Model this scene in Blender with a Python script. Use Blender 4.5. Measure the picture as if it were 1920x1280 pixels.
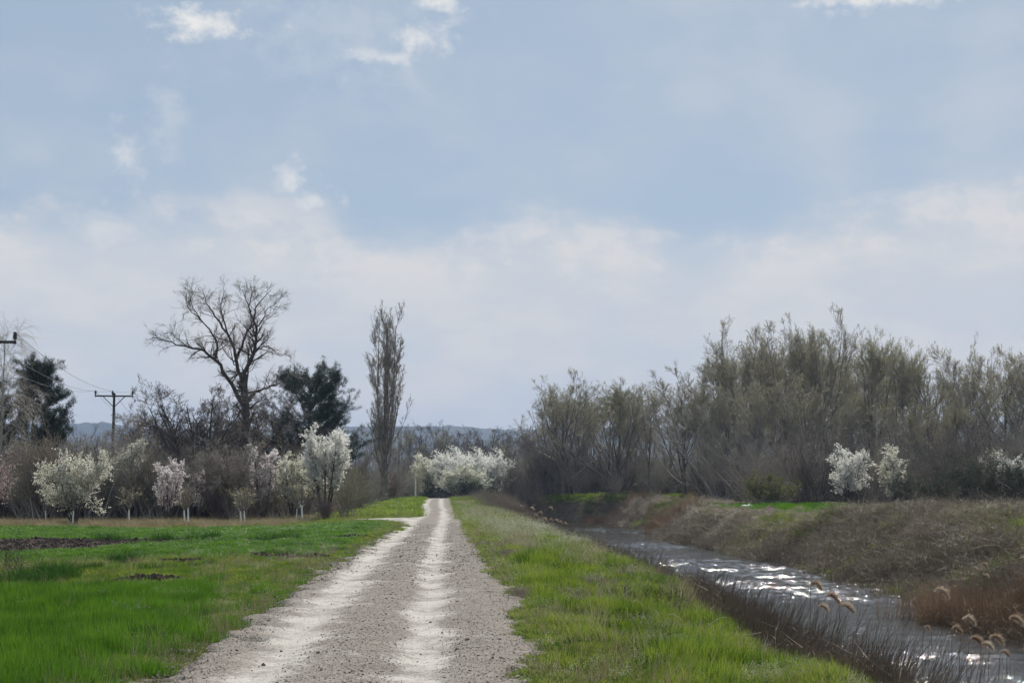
import bpy, math
import numpy as np
from mathutils import Vector

for o in list(bpy.data.objects):
    bpy.data.objects.remove(o)
scene = bpy.context.scene
COL = scene.collection
R = math.radians
rng = np.random.default_rng(11)

# ------------------------------------------------------------------ camera
F = 2667.0                       # focal length in photo pixels (1920 wide)
PITCH = math.atan(280.0 / F)     # the horizon lies at photo row 920
CAMZ = 1.75
cam_d = bpy.data.cameras.new('camera')
cam_d.lens, cam_d.sensor_width = 50.0, 36.0
cam_d.clip_start, cam_d.clip_end = 0.3, 20000
cam = bpy.data.objects.new('camera', cam_d)
cam.location = (0, 0, CAMZ)
cam.rotation_euler = (math.pi / 2 + PITCH, 0, 0)
COL.objects.link(cam)
scene.camera = cam

# ------------------------------------------------------------------ light and sky
SUN_EL, SUN_AZ = R(43), R(12)     # in front of the camera, a little to the right
SKY_STRENGTH = 0.1
sun_d = bpy.data.lights.new('sun', 'SUN')
sun_d.energy, sun_d.angle, sun_d.color = 4.6, R(0.6), (1.0, 0.95, 0.87)
sun = bpy.data.objects.new('sun', sun_d)
sdir = Vector((math.sin(SUN_AZ) * math.cos(SUN_EL), math.cos(SUN_AZ) * math.cos(SUN_EL), math.sin(SUN_EL)))
sun.rotation_euler = sdir.to_track_quat('Z', 'Y').to_euler()
sun.location = (20, 60, 80)
COL.objects.link(sun)

world = bpy.data.worlds.new('World')
scene.world = world
world.use_nodes = True


class NT:
    """short hand for building a node tree"""
    def __init__(self, tree):
        self.t = tree
        tree.nodes.clear()

    def n(self, typ, **kw):
        nd = self.t.nodes.new(typ)
        for k, v in kw.items():
            setattr(nd, k, v)
        return nd

    def link(self, a, b):
        self.t.links.new(a, b)

    def val(self, sock, v):
        if hasattr(v, 'is_output'):
            self.link(v, sock)
        else:
            sock.default_value = v

    def math(self, op, a, b=0.0, c=0.0, clamp=False):
        nd = self.n('ShaderNodeMath', operation=op)
        nd.use_clamp = clamp
        self.val(nd.inputs[0], a)
        self.val(nd.inputs[1], b)
        if op in ('MULTIPLY_ADD', 'SMOOTH_MIN'):
            self.val(nd.inputs[2], c)
        return nd.outputs[0]

    def vmath(self, op, a, b=None):
        nd = self.n('ShaderNodeVectorMath', operation=op)
        self.val(nd.inputs[0], a)
        if b is not None:
            if op == 'SCALE':
                self.val(nd.inputs['Scale'], b)
            else:
                self.val(nd.inputs[1], b)
        return nd.outputs['Value'] if op in ('LENGTH', 'DOT_PRODUCT', 'DISTANCE') else nd.outputs[0]

    def noise(self, vec, scale, detail=4, rough=0.55, dist=0.0):
        nd = self.n('ShaderNodeTexNoise')
        if vec is not None:
            self.link(vec, nd.inputs['Vector'])
        nd.inputs['Scale'].default_value = scale
        nd.inputs['Detail'].default_value = detail
        nd.inputs['Roughness'].default_value = rough
        nd.inputs['Distortion'].default_value = dist
        return nd.outputs[0]

    def smooth(self, x, lo, hi, a=0.0, b=1.0):
        nd = self.n('ShaderNodeMapRange')
        nd.interpolation_type = 'SMOOTHSTEP'
        self.val(nd.inputs[0], x)
        self.val(nd.inputs[1], lo)
        self.val(nd.inputs[2], hi)
        nd.inputs[3].default_value, nd.inputs[4].default_value = a, b
        return nd.outputs[0]

    def mix(self, f, a, b):
        nd = self.n('ShaderNodeMix', data_type='RGBA')
        self.val(nd.inputs[0], f)
        self.val(nd.inputs[6], a if hasattr(a, 'is_output') else (*a[:3], 1))
        self.val(nd.inputs[7], b if hasattr(b, 'is_output') else (*b[:3], 1))
        return nd.outputs[2]


def pix_dir(px, py):
    u, v = (px - 960) / F, (640 - py) / F
    c, s = math.cos(PITCH), math.sin(PITCH)
    return Vector((u, c - v * s, s + v * c)).normalized()


def build_world():
    w = NT(world.node_tree)
    out = w.n('ShaderNodeOutputWorld')
    bg = w.n('ShaderNodeBackground')
    bg.inputs[1].default_value = SKY_STRENGTH
    sky = w.n('ShaderNodeTexSky', sky_type='NISHITA')
    sky.sun_disc = False
    sky.sun_elevation, sky.sun_rotation = SUN_EL, SUN_AZ
    sky.air_density, sky.dust_density, sky.ozone_density = 1.0, 0.6, 2.0
    co = w.n('ShaderNodeTexCoord')
    d = w.vmath('NORMALIZE', co.outputs['Generated'])
    sep = w.n('ShaderNodeSeparateXYZ')
    w.link(d, sep.inputs[0])
    el = sep.outputs[2]
    K = 1.0 / SKY_STRENGTH
    col = sky.outputs[0]
    # a thin veil over the blue, thicker and thinner in broad patches
    broad = w.noise(w.vmath('MULTIPLY', d, (1.6, 1.6, 1.5)), 2.2, 3, 0.55, 0.3)
    mid = w.noise(w.vmath('MULTIPLY', d, (1.0, 1.0, 2.2)), 11.0, 4, 0.6)
    fine = w.noise(w.vmath('MULTIPLY', d, (1.0, 1.0, 1.3)), 62.0, 4, 0.62)
    col = w.mix(0.82, col, tuple(K * c for c in (0.300, 0.372, 0.450)))
    streak = w.math('MULTIPLY_ADD', mid, 0.35, w.math('MULTIPLY', broad, 0.8))
    col = w.mix(w.smooth(streak, 0.48, 0.78, 0.0, 0.75), col, tuple(K * c for c in (0.49, 0.525, 0.565)))
    # the pale layer that lies above the horizon all round, its upper rim uneven
    e2 = w.math('MULTIPLY_ADD', w.math('SUBTRACT', broad, 0.5), -0.10, el)
    e2 = w.math('MULTIPLY_ADD', w.math('SUBTRACT', mid, 0.5), -0.045, e2)
    deck = w.smooth(e2, 0.158, 0.204, 1.0, 0.0)
    dk_c = w.mix(w.smooth(mid, 0.36, 0.64), tuple(K * c for c in (0.525, 0.547, 0.575)), tuple(K * c for c in (0.605, 0.595, 0.585)))
    col = w.mix(w.math('MULTIPLY', deck, 0.9), col, dk_c)
    curl = w.math('MULTIPLY', w.smooth(w.math('MULTIPLY_ADD', fine, 0.4, w.math('MULTIPLY', mid, 0.6)), 0.48, 0.60), w.math('MULTIPLY', w.smooth(e2, 0.130, 0.165), w.smooth(e2, 0.205, 0.175)))
    col = w.mix(w.math('MULTIPLY', curl, 0.4), col, tuple(K * c for c in (0.66, 0.635, 0.615)))
    # small broken cumulus
    puffs = [(378, 40, 82, 26, 0.95), (800, 72, 48, 34, 0.75), (720, 108, 80, 13, 0.6), (822, 4, 34, 16, 0.85), (240, 300, 28, 44, 0.5), (315, 225, 34, 80, 0.25),
             (545, 330, 32, 34, 0.65), (588, 372, 48, 22, 0.65), (1680, -4, 120, 16, 0.95), (640, 60, 170, 90, 0.18), (200, 430, 60, 30, 0.3)]
    wob = w.math('MULTIPLY_ADD', w.math('SUBTRACT', fine, 0.5), 4.2, w.math('MULTIPLY', w.math('SUBTRACT', mid, 0.5), 1.2))
    pm = None
    for px, py, rx, ry, amt in puffs:
        c = pix_dir(px, py)
        off = w.vmath('MULTIPLY', w.vmath('SUBTRACT', d, tuple(c)), (F / rx, 4.0, F / ry))
        m = w.math('MULTIPLY', w.smooth(w.math('ADD', w.vmath('LENGTH', off), wob), -0.4, 1.5, 1.0, 0.0), amt)
        pm = m if pm is None else w.math('MAXIMUM', pm, m)
    col = w.mix(pm, col, tuple(K * k for k in (0.72, 0.705, 0.68)))
    w.link(col, bg.inputs[0])
    w.link(bg.outputs[0], out.inputs[0])


build_world()
vs = scene.view_settings
vs.view_transform, vs.look, vs.exposure, vs.gamma = 'Standard', 'None', 0.29, 1.0
vs.use_curve_mapping = False
cy = scene.cycles
cy.use_denoising = True
cy.max_bounces, cy.diffuse_bounces, cy.glossy_bounces, cy.transmission_bounces = 4, 2, 2, 2
cy.volume_bounces, cy.transparent_max_bounces = 0, 6
cy.sample_clamp_indirect = 8.0
cy.use_light_tree = False
world.cycles.sampling_method = 'MANUAL'
world.cycles.sample_map_resolution = 512


# ------------------------------------------------------------------ helpers
def at(px, py, Y):
    d = pix_dir(px, py)
    k = Y / d.y
    return Vector((d.x * k, Y, CAMZ + d.z * k))


def tag(o, label=None, cat=None, group=None, kind=None):
    for k, v in (('label', label), ('category', cat), ('group', group), ('kind', kind)):
        if v:
            o[k] = v
    return o


def empty(name, loc=(0, 0, 0), rz=0.0):
    o = bpy.data.objects.new(name, None)
    o.location = loc
    o.rotation_euler = (0, 0, rz)
    o.empty_display_size = 0.3
    COL.objects.link(o)
    return o


def mesh_np(name, verts, faces, mats=(), midx=None, smooth=False):
    """faces: list of int arrays (n,3) or (n,4)"""
    me = bpy.data.meshes.new(name)
    verts = np.asarray(verts, np.float32)
    faces = [np.asarray(f, np.int32) for f in faces if len(f)]
    me.vertices.add(len(verts))
    me.vertices.foreach_set('co', verts.ravel())
    li = np.concatenate([f.ravel() for f in faces])
    ln = np.concatenate([np.full(len(f), f.shape[1], np.int32) for f in faces])
    st = np.concatenate([[0], np.cumsum(ln)[:-1]]).astype(np.int32)
    me.loops.add(len(li))
    me.loops.foreach_set('vertex_index', li)
    me.polygons.add(len(ln))
    me.polygons.foreach_set('loop_start', st)
    if midx is not None:
        me.polygons.foreach_set('material_index', np.asarray(midx, np.int32))
    for m in mats:
        me.materials.append(m)
    me.update(calc_edges=True)
    if smooth:
        me.shade_smooth()
    return me


def obj(name, me, parent=None, loc=None):
    o = bpy.data.objects.new(name, me)
    COL.objects.link(o)
    if parent is not None:
        o.parent = parent
    if loc is not None:
        o.location = loc
    return o


def copy_tree(o, parent=None):
    c = o.copy()
    COL.objects.link(c)
    c.parent = parent
    for ch in o.children:
        copy_tree(ch, c)
    return c


class Geo:
    def __init__(self):
        self.v, self.q, self.t, self.n = [], [], [], 0

    def add(self, v, q=None, t=None):
        v = np.asarray(v, float).reshape(-1, 3)
        if q is not None and len(q):
            self.q.append(np.asarray(q) + self.n)
        if t is not None and len(t):
            self.t.append(np.asarray(t) + self.n)
        self.v.append(v)
        self.n += len(v)
        return self

    def box(self, lo, hi):
        x0, y0, z0 = lo
        x1, y1, z1 = hi
        v = [(x0, y0, z0), (x1, y0, z0), (x1, y1, z0), (x0, y1, z0), (x0, y0, z1), (x1, y0, z1), (x1, y1, z1), (x0, y1, z1)]
        return self.add(v, q=[(0, 3, 2, 1), (4, 5, 6, 7), (0, 1, 5, 4), (1, 2, 6, 5), (2, 3, 7, 6), (3, 0, 4, 7)])

    def tubes(self, pts, rad, S=3):
        """pts (N,K,3), rad (N,K): open tapered tubes"""
        N, K, _ = pts.shape
        if N == 0:
            return self
        tan = np.gradient(pts, axis=1)
        tan /= np.linalg.norm(tan, axis=2, keepdims=True) + 1e-9
        ref = np.where(np.abs(tan[:, :1, 2:3]) > 0.8, np.array([1.0, 0.15, 0.1]), np.array([0.1, 0.15, 1.0]))
        u = np.cross(tan, np.broadcast_to(ref, tan.shape))
        u /= np.linalg.norm(u, axis=2, keepdims=True) + 1e-9
        w = np.cross(tan, u)
        a = np.arange(S) * 2 * np.pi / S
        ring = u[:, :, None, :] * np.cos(a)[None, None, :, None] + w[:, :, None, :] * np.sin(a)[None, None, :, None]
        v = pts[:, :, None, :] + ring * rad[:, :, None, None]
        idx = np.arange(N * K * S).reshape(N, K, S)
        nx = np.roll(idx, -1, axis=2)
        q = np.stack([idx[:, :-1], nx[:, :-1], nx[:, 1:], idx[:, 1:]], axis=-1).reshape(-1, 4)
        return self.add(v.reshape(-1, 3), q=q)

    def diamonds(self, p, size, g, flat=0.0):
        """small four-cornered faces of random orientation at points p (N,3)"""
        N = len(p)
        if N == 0:
            return self
        a = g.normal(size=(N, 3))
        a[:, 2] *= 1 - flat
        a /= np.linalg.norm(a, axis=1, keepdims=True) + 1e-9
        b = np.cross(a, g.normal(size=(N, 3)))
        b /= np.linalg.norm(b, axis=1, keepdims=True) + 1e-9
        s = np.broadcast_to(np.asarray(size, float).reshape(-1, 1), (N, 1)) * g.uniform(0.6, 1.3, (N, 1))
        c = np.cross(a, b) * 0.12
        v = np.stack([p - a * s, p - b * s * 0.6 + c * s, p + a * s, p + b * s * 0.6 + c * s], axis=1)
        q = np.arange(N * 4).reshape(N, 4)
        return self.add(v.reshape(-1, 3), q=q)

    def mesh(self, name, mat, smooth=False):
        fs = []
        if self.q:
            fs.append(np.concatenate(self.q))
        if self.t:
            fs.append(np.concatenate(self.t))
        return mesh_np(name, np.concatenate(self.v), fs, [mat], smooth=smooth)


def sines(x, y, wl, seed, n=7):
    """cheap smooth noise, about -1..1, of wavelength wl"""
    g = np.random.default_rng(seed)
    o = np.zeros(np.broadcast(x, y).shape)
    for i in range(n):
        a, k = g.uniform(0, 2 * np.pi), 2 * np.pi / (wl * g.uniform(0.6, 1.7))
        o = o + np.sin((x * np.cos(a) + y * np.sin(a)) * k + g.uniform(0, 6.3))
    return o / math.sqrt(n) / 1.2


def sstep(x, a, b):
    t = np.clip((x - a) / (b - a), 0, 1)
    return t * t * (3 - 2 * t)


# ------------------------------------------------------------------ materials
def foliage(name, ca, cb, trans=0.35, nscale=1.5, gloss=0.0, rough=0.6, objrand=0.5):
    m = bpy.data.materials.new(name)
    m.use_nodes = True
    t = NT(m.node_tree)
    out = t.n('ShaderNodeOutputMaterial')
    geo = t.n('ShaderNodeNewGeometry')
    oi = t.n('ShaderNodeObjectInfo')
    nz = t.noise(geo.outputs['Position'], nscale, 3)
    f = t.math('MULTIPLY_ADD', t.math('SUBTRACT', oi.outputs['Random'], 0.5), objrand, t.smooth(nz, 0.3, 0.7), clamp=True)
    col = t.mix(f, ca, cb)
    df = t.n('ShaderNodeBsdfDiffuse')
    t.link(col, df.inputs[0])
    sh = df.outputs[0]
    if trans > 0:
        tr = t.n('ShaderNodeBsdfTranslucent')
        t.link(col, tr.inputs[0])
        mx = t.n('ShaderNodeMixShader')
        mx.inputs[0].default_value = trans
        t.link(sh, mx.inputs[1])
        t.link(tr.outputs[0], mx.inputs[2])
        sh = mx.outputs[0]
    if gloss > 0:
        gl = t.n('ShaderNodeBsdfGlossy')
        gl.inputs['Roughness'].default_value = rough
        gl.inputs[0].default_value = (0.9, 0.9, 0.85, 1)
        mx = t.n('ShaderNodeMixShader')
        mx.inputs[0].default_value = gloss
        t.link(sh, mx.inputs[1])
        t.link(gl.outputs[0], mx.inputs[2])
        sh = mx.outputs[0]
    t.link(sh, out.inputs[0])
    return m


def plain(name, ca, cb, nscale=6.0, rough=0.8, bump=0.3, spec=0.3, objrand=0.0):
    m = bpy.data.materials.new(name)
    m.use_nodes = True
    t = NT(m.node_tree)
    out = t.n('ShaderNodeOutputMaterial')
    p = t.n('ShaderNodeBsdfPrincipled')
    co = t.n('ShaderNodeTexCoord')
    oi = t.n('ShaderNodeObjectInfo')
    nz = t.noise(co.outputs['Object'], nscale, 5, 0.6)
    f = t.math('MULTIPLY_ADD', t.math('SUBTRACT', oi.outputs['Random'], 0.5), objrand, t.smooth(nz, 0.3, 0.7), clamp=True)
    t.link(t.mix(f, ca, cb), p.inputs['Base Color'])
    p.inputs['Roughness'].default_value = rough
    p.inputs['Specular IOR Level'].default_value = spec
    if bump:
        b = t.n('ShaderNodeBump')
        b.inputs['Strength'].default_value = bump
        b.inputs['Distance'].default_value = 0.02
        t.link(t.noise(co.outputs['Object'], nscale * 4, 5), b.inputs['Height'])
        t.link(b.outputs[0], p.inputs['Normal'])
    t.link(p.outputs[0], out.inputs[0])
    return m


M = {}
M['bark'] = plain('grey_bark', (0.13, 0.11, 0.095), (0.22, 0.19, 0.165), 3, 0.85, 0.5)
M['bark_dark'] = plain('dark_bark', (0.05, 0.042, 0.037), (0.09, 0.075, 0.065), 3, 0.85, 0.5)
M['bark_pale'] = plain('pale_bark', (0.20, 0.19, 0.17), (0.33, 0.31, 0.28), 2, 0.7, 0.4, 0.5)
M['twig'] = foliage('grey_brown_twigs', (0.23, 0.20, 0.17), (0.37, 0.33, 0.28), 0.0, 0.6, 0.06, 0.45)
M['twig_dark'] = foliage('dark_twigs', (0.115, 0.093, 0.08), (0.21, 0.173, 0.148), 0.0, 0.6, 0.04, 0.45)
M['twig_red'] = foliage('reddish_twigs', (0.16, 0.115, 0.095), (0.26, 0.20, 0.165), 0.0, 0.5, 0.03)
M['twig_pale'] = foliage('pale_twigs', (0.23, 0.205, 0.175), (0.38, 0.345, 0.30), 0.0, 0.7, 0.08, 0.4)
M['bud'] = foliage('opening_buds', (0.32, 0.31, 0.16), (0.48, 0.46, 0.28), 0.5, 0.25)
M['bud_green'] = foliage('fresh_leaf_buds', (0.31, 0.31, 0.11), (0.47, 0.46, 0.20), 0.5, 0.25)
M['olive'] = foliage('olive_leaves', (0.10, 0.105, 0.033), (0.20, 0.195, 0.065), 0.45, 0.8)
M['bluegreen'] = foliage('dark_evergreen_leaves', (0.036, 0.052, 0.036), (0.08, 0.10, 0.062), 0.3, 0.7)
M['needle'] = foliage('pine_needles', (0.014, 0.030, 0.020), (0.035, 0.060, 0.035), 0.12, 0.8, 0.04, 0.4)
M['blossom'] = foliage('white_blossom', (0.80, 0.80, 0.74), (0.90, 0.90, 0.86), 0.55, 0.7)
M['blossom_cream'] = foliage('cream_blossom', (0.66, 0.66, 0.54), (0.84, 0.83, 0.74), 0.55, 0.7)
M['blossom_pink'] = foliage('pale_pink_blossom', (0.76, 0.69, 0.69), (0.88, 0.84, 0.84), 0.55, 0.7)
M['blossom_rose'] = foliage('rose_blossom', (0.40, 0.27, 0.28), (0.62, 0.49, 0.50), 0.5, 0.7)
M['limewash'] = plain('white_limewash', (0.62, 0.62, 0.60), (0.80, 0.80, 0.78), 8, 0.9, 0.2)
M['pole'] = plain('weathered_pole_wood', (0.055, 0.045, 0.038), (0.10, 0.085, 0.07), 5, 0.85, 0.4)
M['steel'] = plain('dull_steel', (0.05, 0.05, 0.055), (0.09, 0.09, 0.09), 6, 0.6, 0.1)
M['insulator'] = plain('brown_glaze', (0.03, 0.022, 0.02), (0.055, 0.04, 0.035), 9, 0.3, 0.0, 0.5)
M['wire'] = plain('wire', (0.10, 0.10, 0.105), (0.15, 0.15, 0.155), 1, 0.5, 0.0)
M['grass_lush'] = foliage('lush_field_grass', (0.050, 0.130, 0.008), (0.105, 0.225, 0.014), 0.5, 0.8, 0.025, 0.5, 0.9)
M['grass_bright'] = foliage('bright_verge_grass', (0.090, 0.160, 0.012), (0.245, 0.315, 0.036), 0.5, 0.9, 0.025, 0.5, 0.9)
M['grass_weed'] = foliage('yellowish_short_grass', (0.095, 0.155, 0.016), (0.215, 0.270, 0.045), 0.5, 1.2, 0.015, 0.5, 0.9)
M['grass_dark'] = foliage('dark_grass_clumps', (0.022, 0.070, 0.008), (0.045, 0.115, 0.012), 0.4, 1.2, 0.02, 0.5)
M['grass_dry'] = foliage('dry_grass', (0.22, 0.18, 0.10), (0.38, 0.33, 0.21), 0.3, 0.8)
M['reed'] = foliage('brown_reed_stems', (0.12, 0.09, 0.066), (0.25, 0.195, 0.145), 0.12, 0.35, 0.015, 0.5)
M['reed_rust'] = foliage('rusty_reed_stems', (0.27, 0.18, 0.115), (0.42, 0.30, 0.20), 0.15, 0.5)
M['plume'] = foliage('reed_plumes', (0.36, 0.26, 0.18), (0.60, 0.50, 0.40), 0.5, 4.0)
M['brush'] = foliage('grey_brown_brush', (0.17, 0.138, 0.102), (0.32, 0.265, 0.20), 0.15, 0.3, 0.05, 0.45)
M['flower'] = foliage('tiny_white_flowers', (0.30, 0.31, 0.20), (0.52, 0.52, 0.40), 0.4, 1.0)
M['flower_purple'] = foliage('dull_purple_nettle', (0.14, 0.10, 0.11), (0.22, 0.165, 0.18), 0.3, 1.0)
M['straw'] = foliage('bleached_stalks', (0.34, 0.30, 0.23), (0.55, 0.50, 0.42), 0.15, 1.0)
M['dead_stem'] = foliage('dark_dead_stalks', (0.07, 0.055, 0.042), (0.13, 0.10, 0.08), 0.0, 1.0)
M['clod'] = plain('dark_soil_clods', (0.045, 0.033, 0.027), (0.095, 0.072, 0.058), 9, 0.95, 0.5, 0.1, 0.6)
M['stone'] = plain('limestone_gravel', (0.12, 0.10, 0.083), (0.43, 0.38, 0.33), 5, 0.9, 0.3, 0.2, 1.6)

# ------------------------------------------------------------------ the lie of the land
ZW = -2.1                                                    # water level
RY = [-200, 0, 13, 26, 58, 99, 165, 260, 400]
def road_x(y): return np.interp(y, RY, [6, -1.15, -1.57, -1.98, -3.3, -5.0, -8.5, -13.5, -21])
def rut_x(y): return np.interp(y, RY, [6, -1.1, -1.63, -2.25, -3.75, -5.4, -8.95, -13.5, -21])
def road_w(y): return np.interp(y, [0, 13, 26, 58, 99, 165, 400], [1.80, 1.82, 1.98, 1.75, 1.5, 1.75, 1.75])
def road_z(y): return np.interp(y, [-200, 0, 60, 80, 91, 96, 108, 125, 150, 172, 190, 215, 260, 400, 900], [0, 0, 0.0, 0.04, 0.07, 0.03, -0.13, -0.02, 0.36, 0.68, 0.76, 0.5, -0.2, -1, -1.5])
def bank_x(y): return np.interp(y, [0, 14, 24, 35, 47, 58, 87, 110, 140, 170, 230], [2.9, 2.85, 2.75, 2.75, 1.9, 1.05, 0.0, -0.7, -1.8, -2.9, -6]) + 0.25 * sines(y, 0 * y, 9, 5)
def water_l(y): return np.interp(y, [0, 20, 40, 60, 90, 120, 150, 185, 200], [5.9, 5.5, 5.1, 4.2, 3.0, 2.5, 2.3, 1.2, -2])
def water_r(y):
    w = np.interp(y, [0, 38, 55, 73, 96, 104, 121, 126, 146, 152, 170, 180, 187, 193, 200], [14.6, 13.7, 14.2, 14.6, 13.6, 12.6, 12.3, 14.4, 14.8, 13.1, 12.0, 10.8, 6.5, 2, -2])
    return w + 0.3 * sines(y, 0 * y, 4.0, 8) * (y < 178)


def branch_bulge(y):                                         # the gravel spur that leaves the road to the left
    return 3.1 * np.exp(-((y - 86.5) / 2.6) ** 2) + 1.2 * np.exp(-((y - 82) / 5.0) ** 2)


def gz(x, y, detail=True):
    x, y = np.asarray(x, float), np.asarray(y, float)
    rx, rw, rz = road_x(y), road_w(y), road_z(y)
    # left field
    dl = (rx - rw) - x
    base = np.interp(y, [0, 40, 90, 150, 400, 900, 6000], [-0.02, -0.15, -0.30, -0.25, -1.0, -2.0, -4.0])
    left = base + (rz - base) * (1 - sstep(dl, 1.5, 11))
    # right of the road: verge, bank, bed, far bank
    xb, xl, xr = bank_x(y), water_l(y), water_r(y)
    verge = rz + 0.03 - 0.12 * sstep(x, rx + rw, xb)
    bank = (rz - 0.09) + (ZW - 0.35 - (rz - 0.09)) * sstep(x, xb - 0.2, xl + 0.3)
    top = np.interp(y, [0, 52, 68, 85, 115, 150, 190, 300, 900], [0.85, 0.8, 0.62, 0.48, 0.48, 0.7, 1.05, 1.0, -2.0]) + 0.0 * x
    fw = np.interp(y, [0, 60, 85, 150, 200], [6.0, 5.6, 4.3, 4.3, 4.0])
    fbank = (ZW - 0.55) + (top - ZW + 0.55) * sstep(x, xr - 0.9, xr + fw) ** 0.85
    right = np.where(x < xb, verge, np.maximum(bank, fbank))
    fl = np.interp(y, [186, 200, 230], [0, 1, 1])            # the canal has turned away: ground closes up
    shore = top * 0.9 * sstep(x, -4, 6) + rz * (1 - sstep(x, -4, 6))
    right = np.where(y > 186, right * (1 - sstep(fl, 0, 1)) + shore * sstep(fl, 0, 1), right)
    z = np.where(x < rx, left, right)
    if detail:
        far = sstep(y, 400, 900)
        offroad = sstep(np.abs(x - rx), rw - 0.2, rw + 0.9)
        a = 0.045 * sines(x, y, 2.2, 21) + 0.02 * sines(x, y, 0.8, 22) + 0.06 * sines(x, y, 7, 23)
        onbank = sstep(x, xb, xb + 1) * (y < 190)
        a = a + onbank * (0.11 * sines(x, y, 1.7, 24) + 0.15 * sines(x, y, 4.5, 25))
        z = z + a * offroad * (1 - far)
        inroad = 1 - sstep(np.where(x < rx, dl - branch_bulge(y), x - rx - rw), -0.45, 0.10)
        z = z - 0.10 * inroad
    return z


def g1(x, y):
    return float(gz(np.array([x]), np.array([y]))[0])


# ------------------------------------------------------------------ the ground sheet
def geom(a, b, n):
    return np.geomspace(a, b, n)


def build_ground():
    xs = np.concatenate([-geom(3600, 62, 26), np.arange(-60, -12, 0.6), np.arange(-12, 22, 0.24), np.arange(22, 60, 0.8), geom(60, 3600, 26)])
    ys = np.concatenate([[-400, -120, -40, -15, 0, 5], np.arange(8, 60, 0.3), np.arange(60, 122, 0.5), np.arange(122, 262, 1.2), geom(264, 4400, 40)])
    X, Y = np.meshgrid(xs, ys)
    Z = gz(X, Y)
    nx, ny = len(xs), len(ys)
    v = np.stack([X, Y, Z], -1).reshape(-1, 3)
    i = np.arange(nx * ny).reshape(ny, nx)
    q = np.stack([i[:-1, :-1], i[:-1, 1:], i[1:, 1:], i[1:, :-1]], -1).reshape(-1, 4)
    me = mesh_np('ground', v, [q], [ground_mat()], smooth=True)
    soil, bankm, dry, lush = zone_masks(X, Y)
    for nm, a in (('soil', soil), ('bank', bankm), ('dry', dry), ('lush', lush)):
        at_ = me.attributes.new(nm, 'FLOAT', 'POINT')
        at_.data.foreach_set('value', a.astype(np.float32).ravel())
    tag(obj('ground', me), kind='structure')


def zone_masks(X, Y):
    n = 0.9 * sines(X, Y, 3.0, 41) + 0.5 * sines(X, Y, 1.1, 42)
    left = X < road_x(Y)
    # ploughed strip, narrowing towards the road
    y0 = np.interp(X, [-40, -22, -12, -9], [42.5, 43.5, 50.5, 53.5])
    y1 = np.interp(X, [-40, -22, -12, -9], [60, 59, 56.5, 54.2])
    soil = sstep(Y, y0 - 0.35, y0 + 0.15) * (1 - sstep(Y, y1 - 0.2, y1 + 0.35)) * left
    for cx, cy_, rx_, ry_ in [(-5.9, 38.5, 1.15, 1.3), (-7.3, 28.6, 0.75, 0.75), (-8.1, 36.0, 0.7, 0.6), (-9.8, 25.5, 0.6, 0.5), (-6.8, 38.0, 0.4, .4), (-8.6, 26.0, 0.4, 0.4)]:
        r = np.hypot((X - cx) / rx_, (Y - cy_) / ry_) + 0.18 * n
        soil = np.maximum(soil, 1 - sstep(r, 0.75, 1.1))
    dry = left * sstep(Y + 2 * n, 77, 82) * (X < road_x(Y) - 8)
    dry = np.maximum(dry, 0.55 * (left & (Y > 30) & (Y < 46)) * sstep(n, 0.2, 0.9))
    bankm = ((X > bank_x(Y) - 0.1) & (Y < 195)) * 1.0
    green_top = (X > water_r(Y) + 4.4) * sstep(Y + 0.3 * n, 80, 86) * (1 - sstep(Y, 117, 121)) * (1 - sstep(X + 0.3 * n, 25, 27))
    bankm = bankm * (1 - green_top)
    lush = left * (1 - sstep(Y + 0.7 * n, 26.0, 27.5)) * (1 - sstep(X + 0.25 * n - np.interp(Y, [10, 13, 18, 22, 26], [-3.8, -3.7, -4.1, -4.6, -5.1]), -1.0, 0.5))
    lush = np.maximum(lush, left * (sstep(Y, 36.5 + 0.8 * n, 39.5) * (1 - sstep(Y, 77, 80))) * (X < road_x(Y) - road_w(Y) - 0.8 - 0.3 * n))
    lush = np.maximum(lush, green_top)
    return soil, bankm, dry, lush


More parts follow.
